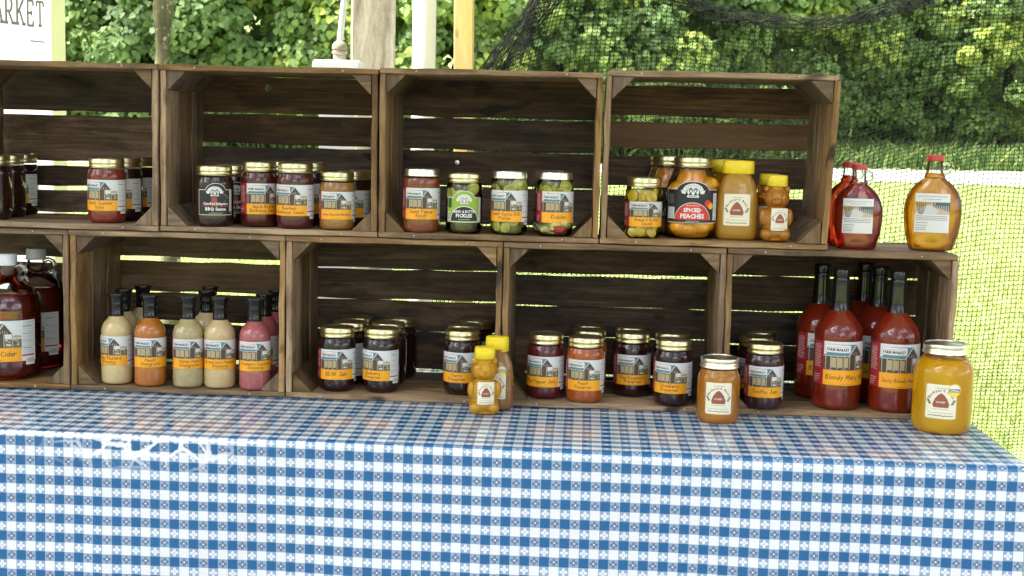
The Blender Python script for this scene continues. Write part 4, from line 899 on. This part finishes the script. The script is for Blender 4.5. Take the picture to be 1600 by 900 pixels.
# ------------------------------------------------------------------ jars and bottles
mm=lambda pr:[(r/1000,z/1000) for r,z in pr]
_me={}
def cached(key,fn):
    if key not in _me: _me[key]=fn()
    return _me[key]
def lm(name,prof,mat_,n=36,sx=1,sy=1,smooth=True,cap1=True,sharp=50):
    mb=MB(); v,f=lathe(mm(prof),n,sx,sy,True,cap1); mb.add(v,f); return mb.mesh(name,[mat_],smooth,sharp)
KIND={
 'pint':dict(R=40,prof=[(29,0),(33.5,.8),(37,4),(39.2,10),(40,18),(39.6,27),(39.6,91),(40.2,96),(39.6,103),(37.4,109.5),(35.6,113.5),(35.2,120)],fill=114,lid='ring',lr=37.2,lz=116.5,lh=20.5,label=(27,65,78,22)),
 'short':dict(R=37.5,prof=[(28,0),(32,.8),(35.2,4),(37,9),(37.5,16),(37.1,24),(37.1,80),(37.6,84),(37,90),(35.2,96),(34.2,100),(34,105)],fill=99,lid='ring',lr=35.6,lz=102,lh=19,label=(22,58,73,21)),
 'squat':dict(R=41,prof=[(30,0),(34.5,.8),(38,4),(40.3,10),(41,17),(40.6,24),(40.6,84),(41,88),(40.2,94),(37.8,100),(36.4,104),(36,110)],fill=103,lid='ring',lr=38,lz=107,lh=20,label=(24,54,78,20)),
 'lug':dict(R=38.5,prof=[(29,0),(33,.8),(36.4,4),(38,9),(38.5,17),(38.1,27),(38.1,90),(38.5,96),(38.3,106),(37,112),(35.4,116),(35,120)],fill=113,lid='flat',lr=36.6,lz=117,lh=15.5,label=(28,65,76,22)),
 'lugring':dict(R=38.5,prof=[(29,0),(33,.8),(36.4,4),(38,9),(38.5,17),(38.1,24),(38.1,84),(38.5,88),(38,96),(36.4,102),(35.2,106),(35,110)],fill=101,lid='ring',lr=36.6,lz=105.5,lh=20,label=(24,52,82,20)),
 'quart':dict(R=55,prof=[(42,0),(48,1),(52.4,5),(54.6,12),(55,24),(55,96),(54,106),(50.6,118),(46,130),(41.8,140),(39.4,147),(39,153)],fill=144,lid='ring',lr=41.2,lz=149,lh=21,label=(34,70,124,20)),
 'mason':dict(R=43,prof=[(33,0),(38,1),(41,4.4),(42.6,10),(43,20),(43,84),(42.4,92),(40,99),(37.4,104),(36.6,108),(36.4,114)],fill=108,lid='mason',lr=38.8,lz=111.5,lh=20,label=None),
 'bigmason':dict(R=58.5,prof=[(44,0),(51,1.2),(55.6,6),(58,15),(58.5,28),(58.5,114),(57.6,124),(54,134),(48,142.5),(42.6,148),(41,152),(40.6,160)],fill=150,lid='mason',lr=42.8,lz=157,lh=20,label=None),
 'dressing':dict(R=33.5,prof=[(27,0),(30.4,.8),(32.6,3.4),(33.5,8),(33.5,38),(33.1,41),(33.1,107),(33.5,110),(32.6,119),(29.4,128),(24,136),(19,141),(16,146),(15.4,150)],fill=146,lid='shrink',lr=15.5,lz=139,lh=56,label=(42,63,84,22)),
 'tall':dict(R=50.5,prof=[(40,0),(45.6,1),(49,5),(50.5,12),(50.5,52),(50,55),(50,146),(50.5,150),(49,164),(44,176),(35,189),(25,201),(20,208),(17.6,214),(17,220)],fill=214,lid='tallcap',lr=17.5,lz=202,lh=91,label=(53,92,106,32)),
 'growler':dict(R=70,prof=[(52,0),(60,1.4),(66,6),(69.4,15),(70,30),(70,150),(68.4,166),(63,182),(54,196),(42,208),(30,220),(22,232),(19,241),(18.6,250)],fill=184,lid='screwcap',lr=22.5,lz=246,lh=25,label=(42,89,104,30)),
}
def lid_prof(kind,r,h):
    if kind=='ring': return [(r-1.2,0),(r+.3,.6),(r+.5,2.2),(r-.4,3.4),(r-1.0,h*.30),(r-.9,h*.42),(r+.1,h*.47),(r+.4,h*.56),(r-.3,h*.64),(r-.3,h*.84),(r-.9,h*.94),(r-2,h),(r-3,h),(r-3.6,h-.8),(r*.62,h-.6),(r*.55,h-.1),(.05,h-.1)]
    if kind=='flat': return [(r-.8,0),(r+.2,.6),(r+.2,h*.28),(r-.3,h*.36),(r-.2,h*.86),(r-1,h*.96),(r-2.4,h),(r-3.6,h-.9),(.05,h-.7)]
    if kind=='mason': return [(r+.2,0),(r+.8,1),(r+.5,3),(r-.6,h*.3),(r-.2,h*.42),(r-1,h*.52),(r-.2,h*.64),(r-.2,h*.84),(r-.8,h*.95),(r-2,h),(r-4.5,h),(r-5,h-1),(r*.62,h-1),(r*.58,h-.2),(.05,h-.2)]
    if kind=='shrink': return [(r+1.6,0),(r+1.9,1),(r+.2,4),(r-.4,9),(r+.3,10.5),(r+.3,13),(r-.4,14.4),(r-.6,30),(r+.2,32),(r+.2,35),(r-.2,36.5),(r+.8,h*.80),(r+3.2,h*.90),(r+4,h*.96),(r+3.6,h),(.05,h)]
    if kind=='tallcap': return [(r+5,0),(r+4.4,2),(r+1.6,10),(r+.4,24),(r-.4,h*.62),(r-.4,h*.66),(r-1,h*.70),(r-.4,h*.72),(r-.4,h*.78),(r-1.2,h*.80),(r-.6,h*.82),(r-.2,h*.88),(r+.2,h*.985),(r-.6,h),(.05,h)]
    if kind=='screwcap': return [(r,0),(r+1,.8),(r+1,3),(r-.2,4),(r-.6,h*.9),(r-2,h),(.05,h)]
LIDM={'ring':'gold','flat':'silver','mason':'silver','shrink':'blackcap','tallcap':'blackcap','screwcap':'whitecap'}
LIDN={'ring':'lid','flat':'lid','mason':'lid','shrink':'cap','tallcap':'cap','screwcap':'cap'}
def face(x,y): return math.atan2(1.0895-x,y+2.8013)
def put_label(o,key,fn,x,y,rel,name='label'):
    me=cached(key,fn); l=link(name,me,o); l.rotation_euler=(0,0,face(x,y)+math.radians(rel)); return l
def jar(kind,fill,label,cat,x,y,z,lines=(),rel=0,group=None,lab=None,name='jar',core=0):
    shell=kind in ('growler',) or core>0
    K=KIND[kind]; o=thing(name,label,cat,(x,y,z),0,group)
    pr=K['prof']; inner=[(max(r-(1.8+core)*shell,.5),zz+(1.2 if shell and i==0 else .8 if shell else 0)) for i,(r,zz) in enumerate(pr) if zz<K['fill']]
    # close the filling at its level
    for (r0,z0_),(r1,z1_) in zip(pr[:-1],pr[1:]):
        if z0_<K['fill']<=z1_:
            q=(K['fill']-z0_)/(z1_-z0_); inner.append((r0+(r1-r0)*q-(1.8+core)*shell,K['fill'])); break
    cm=F[fill]
    link('filling' if shell else 'filled_glass',cached(('fill',kind,fill,core),lambda:lm('filling',inner,cm)),o)
    if shell: link('glass',cached(('glass',kind),lambda:lm('glass',pr,M['glass'],cap1=False)),o)
    lp=[(r,zz+K['lz']) for r,zz in lid_prof(K['lid'],K['lr'],K['lh'])]
    link(LIDN[K['lid']],cached(('lid',kind),lambda:lm('lid',lp,M[LIDM[K['lid']]],sharp=35)),o)
    if K['label'] and lab is None:
        z0_,h,w_,bd=K['label']
        put_label(o,('farm',kind,tuple(lines)),lambda:farm_print(lines,w_,h,bd).mesh('label',wrap(K['R'],z0_)),x,y,rel)
    elif lab: put_label(o,(lab[0],kind),lambda:lab[1]().mesh('label',wrap(K['R'],lab[2])),x,y,rel)
    o.rotation_euler=(0,0,0)
    return o
def pieces(o,name,me,R,z0,z1,n,seed,tilt=.5,inset=0):
    rn=random.Random(seed); k=0
    while k<n:
        an=2.399*k+rn.uniform(-.3,.3); z=z0+(z1-z0)*((k*.618+rn.uniform(0,.12))%1); r=R-inset
        c=link(name,me,o,(r*math.sin(an),-r*math.cos(an),z)); c.rotation_euler=Matrix.Rotation(an,3,'Z').to_4x4().to_3x3().to_euler()
        c.rotation_euler=(Matrix.Rotation(an,3,'Z')@Matrix.Rotation(math.pi/2+rn.uniform(-tilt,tilt),3,'X')@Matrix.Rotation(rn.uniform(-tilt,tilt),3,'Y')).to_euler(); s=rn.uniform(.85,1.12); c.scale=(s,s,s); k+=1
def slice_mesh(name,r,th,mflesh,mrind):
    mb=MB(); n=14; v=[];pr=[(r*.55,-th/2),(r*.9,-th/2*.9),(r,-th*.3),(r,th*.3),(r*.9,th/2*.9),(r*.55,th/2)]
    v,f=lathe(mm(pr),n); mi=[0 if not (2*n<=i<3*n) and not(n<=i<2*n and False) else 1 for i in range(len(f))]
    for a_,b_ in zip(f,mi): pass
    mb.v=[(x*1.0,y*.94,z) for x,y,z in v]; mb.f=f; mb.m=mi; return mb.mesh(name,[mflesh,mrind],True,40)
SL=slice_mesh('pickle_slice',13.5,4.2,M['slice'],M['slice_rind']); SQ=slice_mesh('squash_slice',12.5,3.6,M['squash'],M['squash'])
def blob(name,r,m,seed,s=(1,1,1),amp=.12):
    mb=MB(); v,f=sphere((0,0,0),r,12,8,s); mb.add([tuple(Vector(p)*(1+amp*noise.noise(Vector(p)*(1.6/r)+Vector((seed,0,0))))) for p in v],f); return mb.mesh(name,[m],True)
CF=blob('cauliflower_floret',.0115,M['cauli'],1,(1.2,.8,1),.5); RPc=blob('red_pepper_piece',.012,M['pepper'],4,(1.3,.6,1),.4); PH=blob('peach_half',.0235,M['fruit'],6,(1.05,.8,1),.08)
zt=Z0+ZT+BT+.0012; zb=Z0+BT+.0012
JG='jars and bottles for sale on the stall'
J=lambda *a_,**k: jar(*a_,**k)
# --- top row, left end crate
J('pint','dark','dark jar at the left frame edge of the top shelf, mostly cut off','jar',-.188,.058,zt,('Preserves',),-100)
J('pint','dark','dark jar with white nutrition panel beside the cut off jar at top left','jar',-.193,.142,zt,('Peach','Butter'),-82)
J('pint','dark','dark apple butter jar at the back, third from the left frame edge on top','jar',-.199,.228,zt,('Apple','Butter'),-31)
J('pint','salsa','red Peach Summer Salsa jar in front in the left end top crate','jar',.068,.045,zt,('Peach Summer','Salsa'),-24)
J('pint','dark','dark red jar directly behind the Peach Summer Salsa jar','jar',.0775,.126,zt,('Black Bean','Salsa'),-32)
J('pint','dark','dark jar half hidden by the crate end, rearmost behind the salsa','jar',.083,.208,zt,('Peach','Salsa'),-30)
# --- barbecue crate
J('squat','bbq','barbecue sauce jar with black Candied Jalapeno BBQ Sauce label','jar',.301,.045,zt,lab=('bbq',bbq_print,24),rel=4)
J('squat','bbq','dark jar behind the black labelled Candied Jalapeno jar','jar',.318,.130,zt,lab=('bbq',bbq_print,24),rel=12)
J('pint','redsauce','jar labelled Apple Butter Barbecue Sauce with red side panel','jar',.391,.072,zt,('Apple Butter','Barbecue Sauce'),16)
J('pint','bbq','jar behind the Apple Butter Barbecue Sauce, only lid showing','jar',.409,.156,zt,(),16)
J('pint','redsauce','reddish jar labelled Bourbon Barbecue Sauce','jar',.475,.048,zt,('Bourbon','Barbecue Sauce'),-19)
J('pint','bbq','dark jar behind the Bourbon Barbecue Sauce jar','jar',.489,.133,zt,('Bourbon','Barbecue Sauce'),-25)
J('short','mustard','short tan jar labelled Smoky Chipotle Mustard','jar',.566,.043,zt,('Smoky Chipotle Mustard',),-5)
J('short','bbq','short dark jar just behind the chipotle mustard jar','jar',.586,.122,zt,(),-20)
J('short','bbq','short dark jar rearmost behind the chipotle mustard','jar',.597,.200,zt,(),-20)
# --- pickle crate
J('lug','relish','red jar labelled Sweet Pepper Relish with flat pale lid','jar',.747,.032,zt,('Sweet Pepper','Relish'),0)
o=J('lugring','brine_dark','pickle jar with green and black Bread and Butter Pickles label','jar',.837,.036,zt,lab=('green',green_print,24),rel=0,core=8)
pieces(o,'pickle_slice',SL,.0325,.078,.094,9,3,.25)
o=J('lug','brine_green','jar labelled Sweet Garlic Dill Pickles','jar',.932,.032,zt,('Sweet Garlic Dill','Pickles'),-13,core=8)
pieces(o,'pickle_slice',SL,.0325,.016,.030,10,4,.3); pieces(o,'pickle_slice',SL,.0325,.092,.106,9,5,.3)
o=J('lug','brine_green','jar labelled Kickles with pickle chunks and red pepper','jar',1.028,.036,zt,('Kickles',),13,core=8)
pieces(o,'pickle_slice',SL,.0325,.092,.106,9,8,.7); pieces(o,'cauliflower_floret',CF,.029,.012,.026,9,9,.8); pieces(o,'red_pepper_piece',RPc,.0305,.012,.016,2,2,.4)
J('lug','brine_dark','jar hidden behind the Kickles jar','jar',1.0185,.118,zt,('Kickles',),8)
# --- honey crate
o=J('lugring','brine_yellow','yellow jar labelled Bread and Butter Squash','jar',1.2135,.050,zt,('Bread & Butter','Squash'),14,core=7)
for c in list(o.children):
    if c.name.startswith('filling') or c.name.startswith('glass'): pass
pieces(o,'squash_slice',SQ,.0325,.012,.022,10,14,.4); pieces(o,'squash_slice',SQ,.0322,.086,.094,10,15,.4)
def peaches(label,x,y,rel,seed):
    o=J('quart','peachsyrup',label,'jar',x,y,zt,lab=('peach',peach_print,34),rel=rel,core=14)
    pieces(o,'peach_half',PH,.0315,.022,.030,9,seed,.5); pieces(o,'peach_half',PH,.031,.098,.112,9,seed+1,.5)
peaches('large jar of Spiced Peaches with black and red label',1.317,.078,2,21)
peaches('second large peach jar behind the labelled Spiced Peaches jar',1.2735,.188,30,25)
# --- bottles of other shapes
def sec_y(x,a_,b_,n=2.6): return b_*max(0,1-min(1,abs(x)/a_)**n)**(1/n)
def super_lathe(name,prof,ry,m,n=40,e=2.6,cap1=True):
    """oval bottle body: half widths in prof (mm), depth ratio ry"""
    v=[];f=[]
    for hw,z,*rest in prof:
        rr=rest[0] if rest else ry; ee=rest[1] if len(rest)>1 else e
        for i in range(n):
            t_=2*math.pi*i/n; c_,s_=math.cos(t_),math.sin(t_)
            v.append((hw/1000*math.copysign(abs(c_)**(2/ee),c_),hw*rr/1000*math.copysign(abs(s_)**(2/ee),s_),z/1000))
    k=len(prof)
    for j in range(k-1):
        for i in range(n): f.append((j*n+i,j*n+(i+1)%n,(j+1)*n+(i+1)%n,(j+1)*n+i))
    f.append(tuple(range(n-1,-1,-1)))
    if cap1: f.append(tuple((k-1)*n+i for i in range(n)))
    mb=MB(); mb.add(v,f); return mb.mesh(name,[m],True,55)
def flatwrap(z0,a_,b_,e=2.6):
    def fn(x,y,ly): return (x/1000,-(sec_y(x,a_,b_,e)+.5+.16*ly)/1000,(z0+y)/1000)
    return fn
def flip_cap(name,hw,h,m,ry=.8):
    return super_lathe(name,[(hw-1.2,0),(hw,1),(hw,h*.78),(hw-.6,h*.82),(hw-.3,h*.86),(hw-.4,h*.95),(hw-1.6,h),(hw*.5,h+.6),(.2,h+.6)],ry,m,36,3.0)
def flat_honey(label,x,y,z,fill,s=1.0,rel=0,name='honey_bottle',stick=False):
    o=thing(name,label,'honey bottle',(x,y,z),face(x,y)+math.radians(rel))
    pr=[(33*s,0),(38*s,1.2),(41.5*s,5),(43.4*s,14),(44*s,32),(43.6*s,70),(42*s,92),(38.6*s,110),(33*s,124),(28.5*s,132,.80),(26*s,138,.9),(25.5*s,144,1)]
    pr=[(q[0],q[1]*s2,*q[2:]) for q in pr for s2 in (s if s>=1 else s*1.08,)]
    link('honey',cached(('fh',fill,s),lambda:super_lathe('honey',pr,.62,F[fill])),o)
    zc=138*(s if s>=1 else s*1.08)
    cp=cached(('fhc',s),lambda:flip_cap('flip_cap',33*s if s>=1 else 24,27*s if s>=1 else 30,M['yellowcap']))
    c=link('flip_cap',cp,o,(0,0,zc/1000))
    def lab():
        P=hive_print(54*s,66*s)
        if stick: sticker(P,17*s,74*s,11*s)
        return P.mesh('label',flatwrap(30*s,44*s,44*s*.62))
    link('label',cached(('fhl',s,stick),lab),o)
    return o
def bear(label,x,y,z,fill,rel=0,labx=0,rotl=0):
    o=thing('honey_bear',label,'honey bear',(x,y,z),face(x,y)+math.radians(rel))
    def body():
        mb=MB()
        for c,r,s in (((0,0,.043),.030,(1,.82,1.12)),((0,0,.018),.031,(1,.84,.62)),((0,0,.089),.0265,(1,.90,.92)),((-.0185,.002,.107),.0085,(1,.7,1)),((.0185,.002,.107),.0085,(1,.7,1)),((0,-.020,.083),.0105,(1.1,.9,.8)),((-.0265,-.008,.050),.0105,(.8,1,1.7)),((.0265,-.008,.050),.0105,(.8,1,1.7)),((-.018,-.015,.014),.0135,(1,1.1,1)),((.018,-.015,.014),.0135,(1,1.1,1)),((-.009,-.0215,.096),.0032,(1,.8,1)),((.009,-.0215,.096),.0032,(1,.8,1)),((0,-.0290,.0855),.0030,(1.2,.8,.9))):
            v,f=sphere(c,r,20,14,s); mb.add(v,f)
        v,f=lathe(mm([(17,98),(17,118)]),20); mb.add(v,f); v,f=lathe(mm([(26,.8),(27,12)]),20,1,.82); mb.add(v,f)
        me=mb.mesh('honey',[F[fill]]); ob=bpy.data.objects.new('honey_build',me); C.objects.link(ob)
        rm=ob.modifiers.new('r','REMESH'); rm.mode='VOXEL'; rm.voxel_size=.0013; sm=ob.modifiers.new('s','SMOOTH'); sm.iterations=3; sm.factor=.5
        dg=bpy.context.evaluated_depsgraph_get(); dg.update(); m2=bpy.data.meshes.new_from_object(ob.evaluated_get(dg)); bpy.data.objects.remove(ob)
        m2.name='honey'; zs=[v.co.z for v in m2.vertices]; z0=min(zs)
        for v in m2.vertices: v.co.z=max(v.co.z-z0,.0)
        m2.polygons.foreach_set('use_smooth',[True]*len(m2.polygons)); m2.materials.clear(); m2.materials.append(F[fill]); return m2
    link('honey',cached(('bear',fill),body),o)
    link('flip_cap',cached('bearcap',lambda:flip_cap('flip_cap',21,23,M['yellowcap'],.95)),o,(0,0,.1145))
    link('label',cached('bearlab',lambda:hive_print(36,46).mesh('label',wrap(31.5,24,1,.94))),o,(0,-.0005,0),(0,0,math.radians(rotl)))
    return o
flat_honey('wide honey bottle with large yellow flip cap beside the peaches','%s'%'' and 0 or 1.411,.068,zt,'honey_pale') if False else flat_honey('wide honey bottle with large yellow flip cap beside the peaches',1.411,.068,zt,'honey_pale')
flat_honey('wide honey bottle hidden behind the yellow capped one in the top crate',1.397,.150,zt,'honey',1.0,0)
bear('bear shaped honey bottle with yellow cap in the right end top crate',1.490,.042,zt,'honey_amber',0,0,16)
bear('bear shaped honey bottle behind the other bear in the top crate',1.4835,.118,zt,'honey_amber',-6)
def syrup_bottle(label,x,y,z,fill,s,level,rel=0,k=1.0):
    o=thing('syrup_bottle',label,'syrup bottle',(x,y,z),face(x,y)+math.radians(rel))
    full=[(40,0,.62),(44,1.2,.62),(46.5,5,.60),(50,18,.56),(52,26,.52),(55,34,.50),(58,58,.46),(59.4,78,.44),(58,96,.44),(53.4,114,.46),(45,130,.52),(34,142,.62),(25,149,.8),(20.6,152,1,2),(21.4,154.5,1,2),(20.6,157,1,2),(18,162,1,2),(16.2,168,1,2),(15.6,176,1,2),(15.4,186,1,2),(16.8,187,1,2),(16.8,191,1,2)]
    full=[(q[0]*s,q[1]*s,*q[2:]) for q in full]
    liq=[(q[0]-1.6,q[1]+1.5 if i==0 else q[1],*q[2:]) for i,q in enumerate(full) if q[1]<=level*s]
    link('syrup',cached(('syl',fill,s,level),lambda:super_lathe('syrup',liq,.5,F[fill],40,2.3)),o)
    link('glass',cached(('syg',s),lambda:super_lathe('glass',full,.5,M['glass'],40,2.3,False)),o)
    link('cap',cached(('syc',s),lambda:lm('cap',[(17*s,188*s),(18*s,189*s),(18*s,197*s),(17*s,200*s),(.05,200.5*s)],M['redcap'],28,sharp=35)),o)
    mb=MB(); pts=[(.0155,0,.180),(.022,0,.1835),(.0295,0,.180),(.032,0,.172),(.0285,0,.1635),(.022,0,.160),(.0175,0,.161)]
    v,f=tube([tuple(c*s for c in p_) for p_ in pts],.0034*s,10); mb.add(v,f); link('handle',mb.mesh('handle',[M['thick_glass']],True,60),o)
    # pressed panels near the foot
    mb=MB()
    for i in range(3):
        cx=(-17+17*i)*s; w_=6.2*s
        for (x0,x1,z0_,z1_) in ((cx-w_,cx+w_,7,8.4),(cx-w_,cx+w_,20.6,22),(cx-w_,cx-w_+1.3,8.4,20.6),(cx+w_-1.3,cx+w_,8.4,20.6)):
            v=[(xx/1000,-(sec_y(xx,50*s,27.6*s,2.3)+.4)/1000,zz*s/1000) for xx,zz in ((x0,z0_),(x1,z0_),(x1,z1_),(x0,z1_))]; v+=[(a_,b_+.0012,c_) for a_,b_,c_ in v]
            mb.add(v,[(0,1,2,3),(4,7,6,5),(0,4,5,1),(1,5,6,2),(2,6,7,3),(3,7,4,0)])
    link('pressed_panel',mb.mesh('pressed_panel',[M['glass']]),o)
    link('label',cached(('sylab',s),lambda:maple_print(70*s,82*s).mesh('label',flatwrap(38*s,59*s,27.4*s,2.3))),o)
    return o
zc=Z0+HC+.0012
syrup_bottle('dark red syrup bottle with red cap and white label on the lower crate',1.664,.078,zc,'maple_dark',.885,157,4)
syrup_bottle('dark syrup bottle behind the other dark one on the lower crate',1.662,.170,zc,'maple_dark',.90,170,6)
syrup_bottle('amber syrup bottle with red cap at the end of the lower crate',1.827,.105,zc,'maple_amber',1.0,164,-2)
# --- bottom row, cider crate
def growler(label,x,y,rel,relh):
    o=J('growler','cider',label,'jug',x,y,zb,('Cider',),rel,name='cider_jug')
    mb=MB(); s=1; pts=[(.019,0,.243),(.030,0,.2475),(.041,0,.243),(.0455,0,.233),(.042,0,.222),(.034,0,.217),(.026,0,.221)]
    v,f=tube(pts,.0052,12); mb.add(v,f); v,f=tube([(.040,0,.224),(.047,0,.218),(.050,0,.211)],.004,8,rr=[.004,.0042,.0028]); mb.add(v,f)
    link('handle',mb.mesh('handle',[M['thick_glass']],True,60),o,(0,0,0),(0,0,relh))
    return o
growler('big glass jug of red cider with white Cider label at the left edge',-.172,.085,-20,-.1)
growler('second cider jug with white cap behind the front jug',-.163,.222,-30,-.1)
# --- dressings
DR=[('cream','pale yellow Honey Mustard Dressing bottle, leftmost of the dressings',.084,.052,('Honey Mustard','Dressing'),-34),
('peachv','orange Peach Vinaigrette bottle',.161,.041,('Peach','Vinaigrette'),0),
('herb','speckled Italian Herb Vinaigrette bottle',.245,.041,('Italian Herb','Vinaigrette'),2),
('garlic','beige Roasted Garlic Parmesan Dressing bottle',.313,.044,('Roasted Garlic Parmesan','Dressing'),0),
('pink','pink Strawberry Poppyseed Dressing bottle in front at the crate end',.391,.038,('Strawberry Poppyseed','Dressing'),3),
('cream','yellow dressing bottle just behind the honey mustard bottle',.0735,.128,(),-20),
('cream','yellow dressing bottle at the back behind the peach vinaigrette',.0912,.205,(),-10),
('cream','tan dressing bottle between and behind the herb and garlic bottles',.2545,.150,(),0),
('herb','dressing bottle deepest in the crate behind the garlic bottle',.2415,.222,(),0),
('pink','pink dressing bottle second in line behind the strawberry one',.3925,.118,(),-40),
('pink','pink dressing bottle rearmost at the right crate end',.4007,.200,(),-40)]
for fl_,lb,x,y,ln,rel in DR: jar('dressing',fl_,lb,'bottle',x,y,zb,ln,rel,name='dressing_bottle')
# --- jams
JM=[('dark','jar labelled BEAR Jam in front at the left of its crate',.566,.058,('BEAR Jam',),-2),('dark','dark jar second in line behind the BEAR Jam',.577,.142,('BEAR Jam',),-45),('dark','dark jar rearmost behind the BEAR Jam',.579,.225,(),-40),
('dark','dark jar labelled Blueberry Preserves',.662,.062,('Blueberry','Preserves'),-29),('dark','dark jar second in line behind the Blueberry Preserves',.664,.148,('Blueberry','Preserves'),-60),('dark','dark jar rearmost behind the Blueberry Preserves',.6775,.232,(),-70),
('dark','dark jar labelled Cherry Preserves behind the small honey bear',.836,.070,('Cherry','Preserves'),-17),('dark','dark jar second in line behind the Cherry Preserves',.832,.153,('Cherry','Preserves'),5),('dark','dark jar rearmost behind the Cherry Preserves',.851,.236,(),0),
('redjelly','dark red jar labelled Red Pepper Jelly',1.017,.054,('Red Pepper Jelly',),-13),
('peachjam','bright orange jar labelled Peach Preserves',1.102,.029,('Peach','Preserves'),-5),('peachjam','orange jar second in line behind the Peach Preserves',1.1085,.128,('Peach','Preserves'),-30),('peachjam','orange jar rearmost behind the Peach Preserves',1.106,.215,(),-30),
('raspberry','dark jar labelled Red Raspberry Preserves set back in its crate',1.204,.112,('Red Raspberry','Preserves'),4),('raspberry','dark jar right behind the Red Raspberry Preserves',1.205,.200,(),4),
('raspberry','dark jar labelled Strawberry Preserves',1.287,.029,('Strawberry','Preserves'),-9),('raspberry','dark jar right behind the Strawberry Preserves',1.2905,.128,(),-9),
('traffic','plum dark jar labelled Traffic Jam',1.477,.020,('Traffic Jam',),6),('traffic','dark jar second in line behind the Traffic Jam',1.470,.110,('Traffic Jam',),-10),('traffic','dark jar rearmost behind the Traffic Jam',1.487,.195,(),10)]
for fl_,lb,x,y,ln,rel in JM: jar('pint',fl_,lb,'jar',x,y,zb,ln,rel)
# --- cocktail mixes
for lb,x,y,ln,rel in (('tall red Bloody Mary Mix bottle with long black neck',1.635,.058,('Bloody Mary Mix',),27),('tall red Zesty Bloody Mary Mix bottle, nearest the crate end',1.751,.046,('Zesty Bloody Mary Mix',),26),
 ('tall red bottle behind and left of the Bloody Mary Mix',1.614,.168,('Bloody Mary Mix',),32),('tall red bottle second in line behind the Zesty Bloody Mary Mix',1.735,.150,('Zesty Bloody Mary Mix',),26),('tall red bottle rearmost behind the Zesty Bloody Mary Mix',1.722,.236,(),26)):
    jar('tall','bloody',lb,'bottle',x,y,zb,ln,rel,name='cocktail_mix_bottle')
# --- honey standing on the cloth
zk=TZ+.0012
bear('small honey bear with yellow cap standing on the checked cloth',.896,-.082,zk,'honey',4,0,4)
flat_honey('slim brown honey bottle with yellow cap and round sticker behind the small bear',.918,-.030,zk,'honey_brown',.82,-8,stick=True)
def mason(kind,fill,label,x,y,rel,w_,h,z0_,stick=None):
    o=thing('honey_jar',label,'honey jar',(x,y,zk)); K=KIND[kind]
    pr=K['prof']; inner=[q for q in pr if q[1]<=K['fill']]; neck=[q for q in pr if q[1]>=inner[-1][1]]
    link('honey',lm('honey',inner,F[fill],44),o); mb=MB(); v,f=lathe(mm(neck),44,cap0=False,cap1=False); mb.add(v,f); link('glass_neck',mb.mesh('glass_neck',[M['glass']],True),o)
    link('lid',lm('lid',[(r,zz+K['lz']) for r,zz in lid_prof('mason',K['lr'],K['lh'])],M['silver'],44,sharp=35),o)
    P=hive_print(w_,h)
    l=link('label',P.mesh('label',wrap(K['R'],z0_)),o); l.rotation_euler=(0,0,face(x,y)+math.radians(rel))
    if stick:
        P=Print(); sticker(P,*stick); l=link('sticker',P.mesh('sticker',wrap(K['R'],z0_)),o); l.rotation_euler=(0,0,face(x,y)+math.radians(rel))
    return o
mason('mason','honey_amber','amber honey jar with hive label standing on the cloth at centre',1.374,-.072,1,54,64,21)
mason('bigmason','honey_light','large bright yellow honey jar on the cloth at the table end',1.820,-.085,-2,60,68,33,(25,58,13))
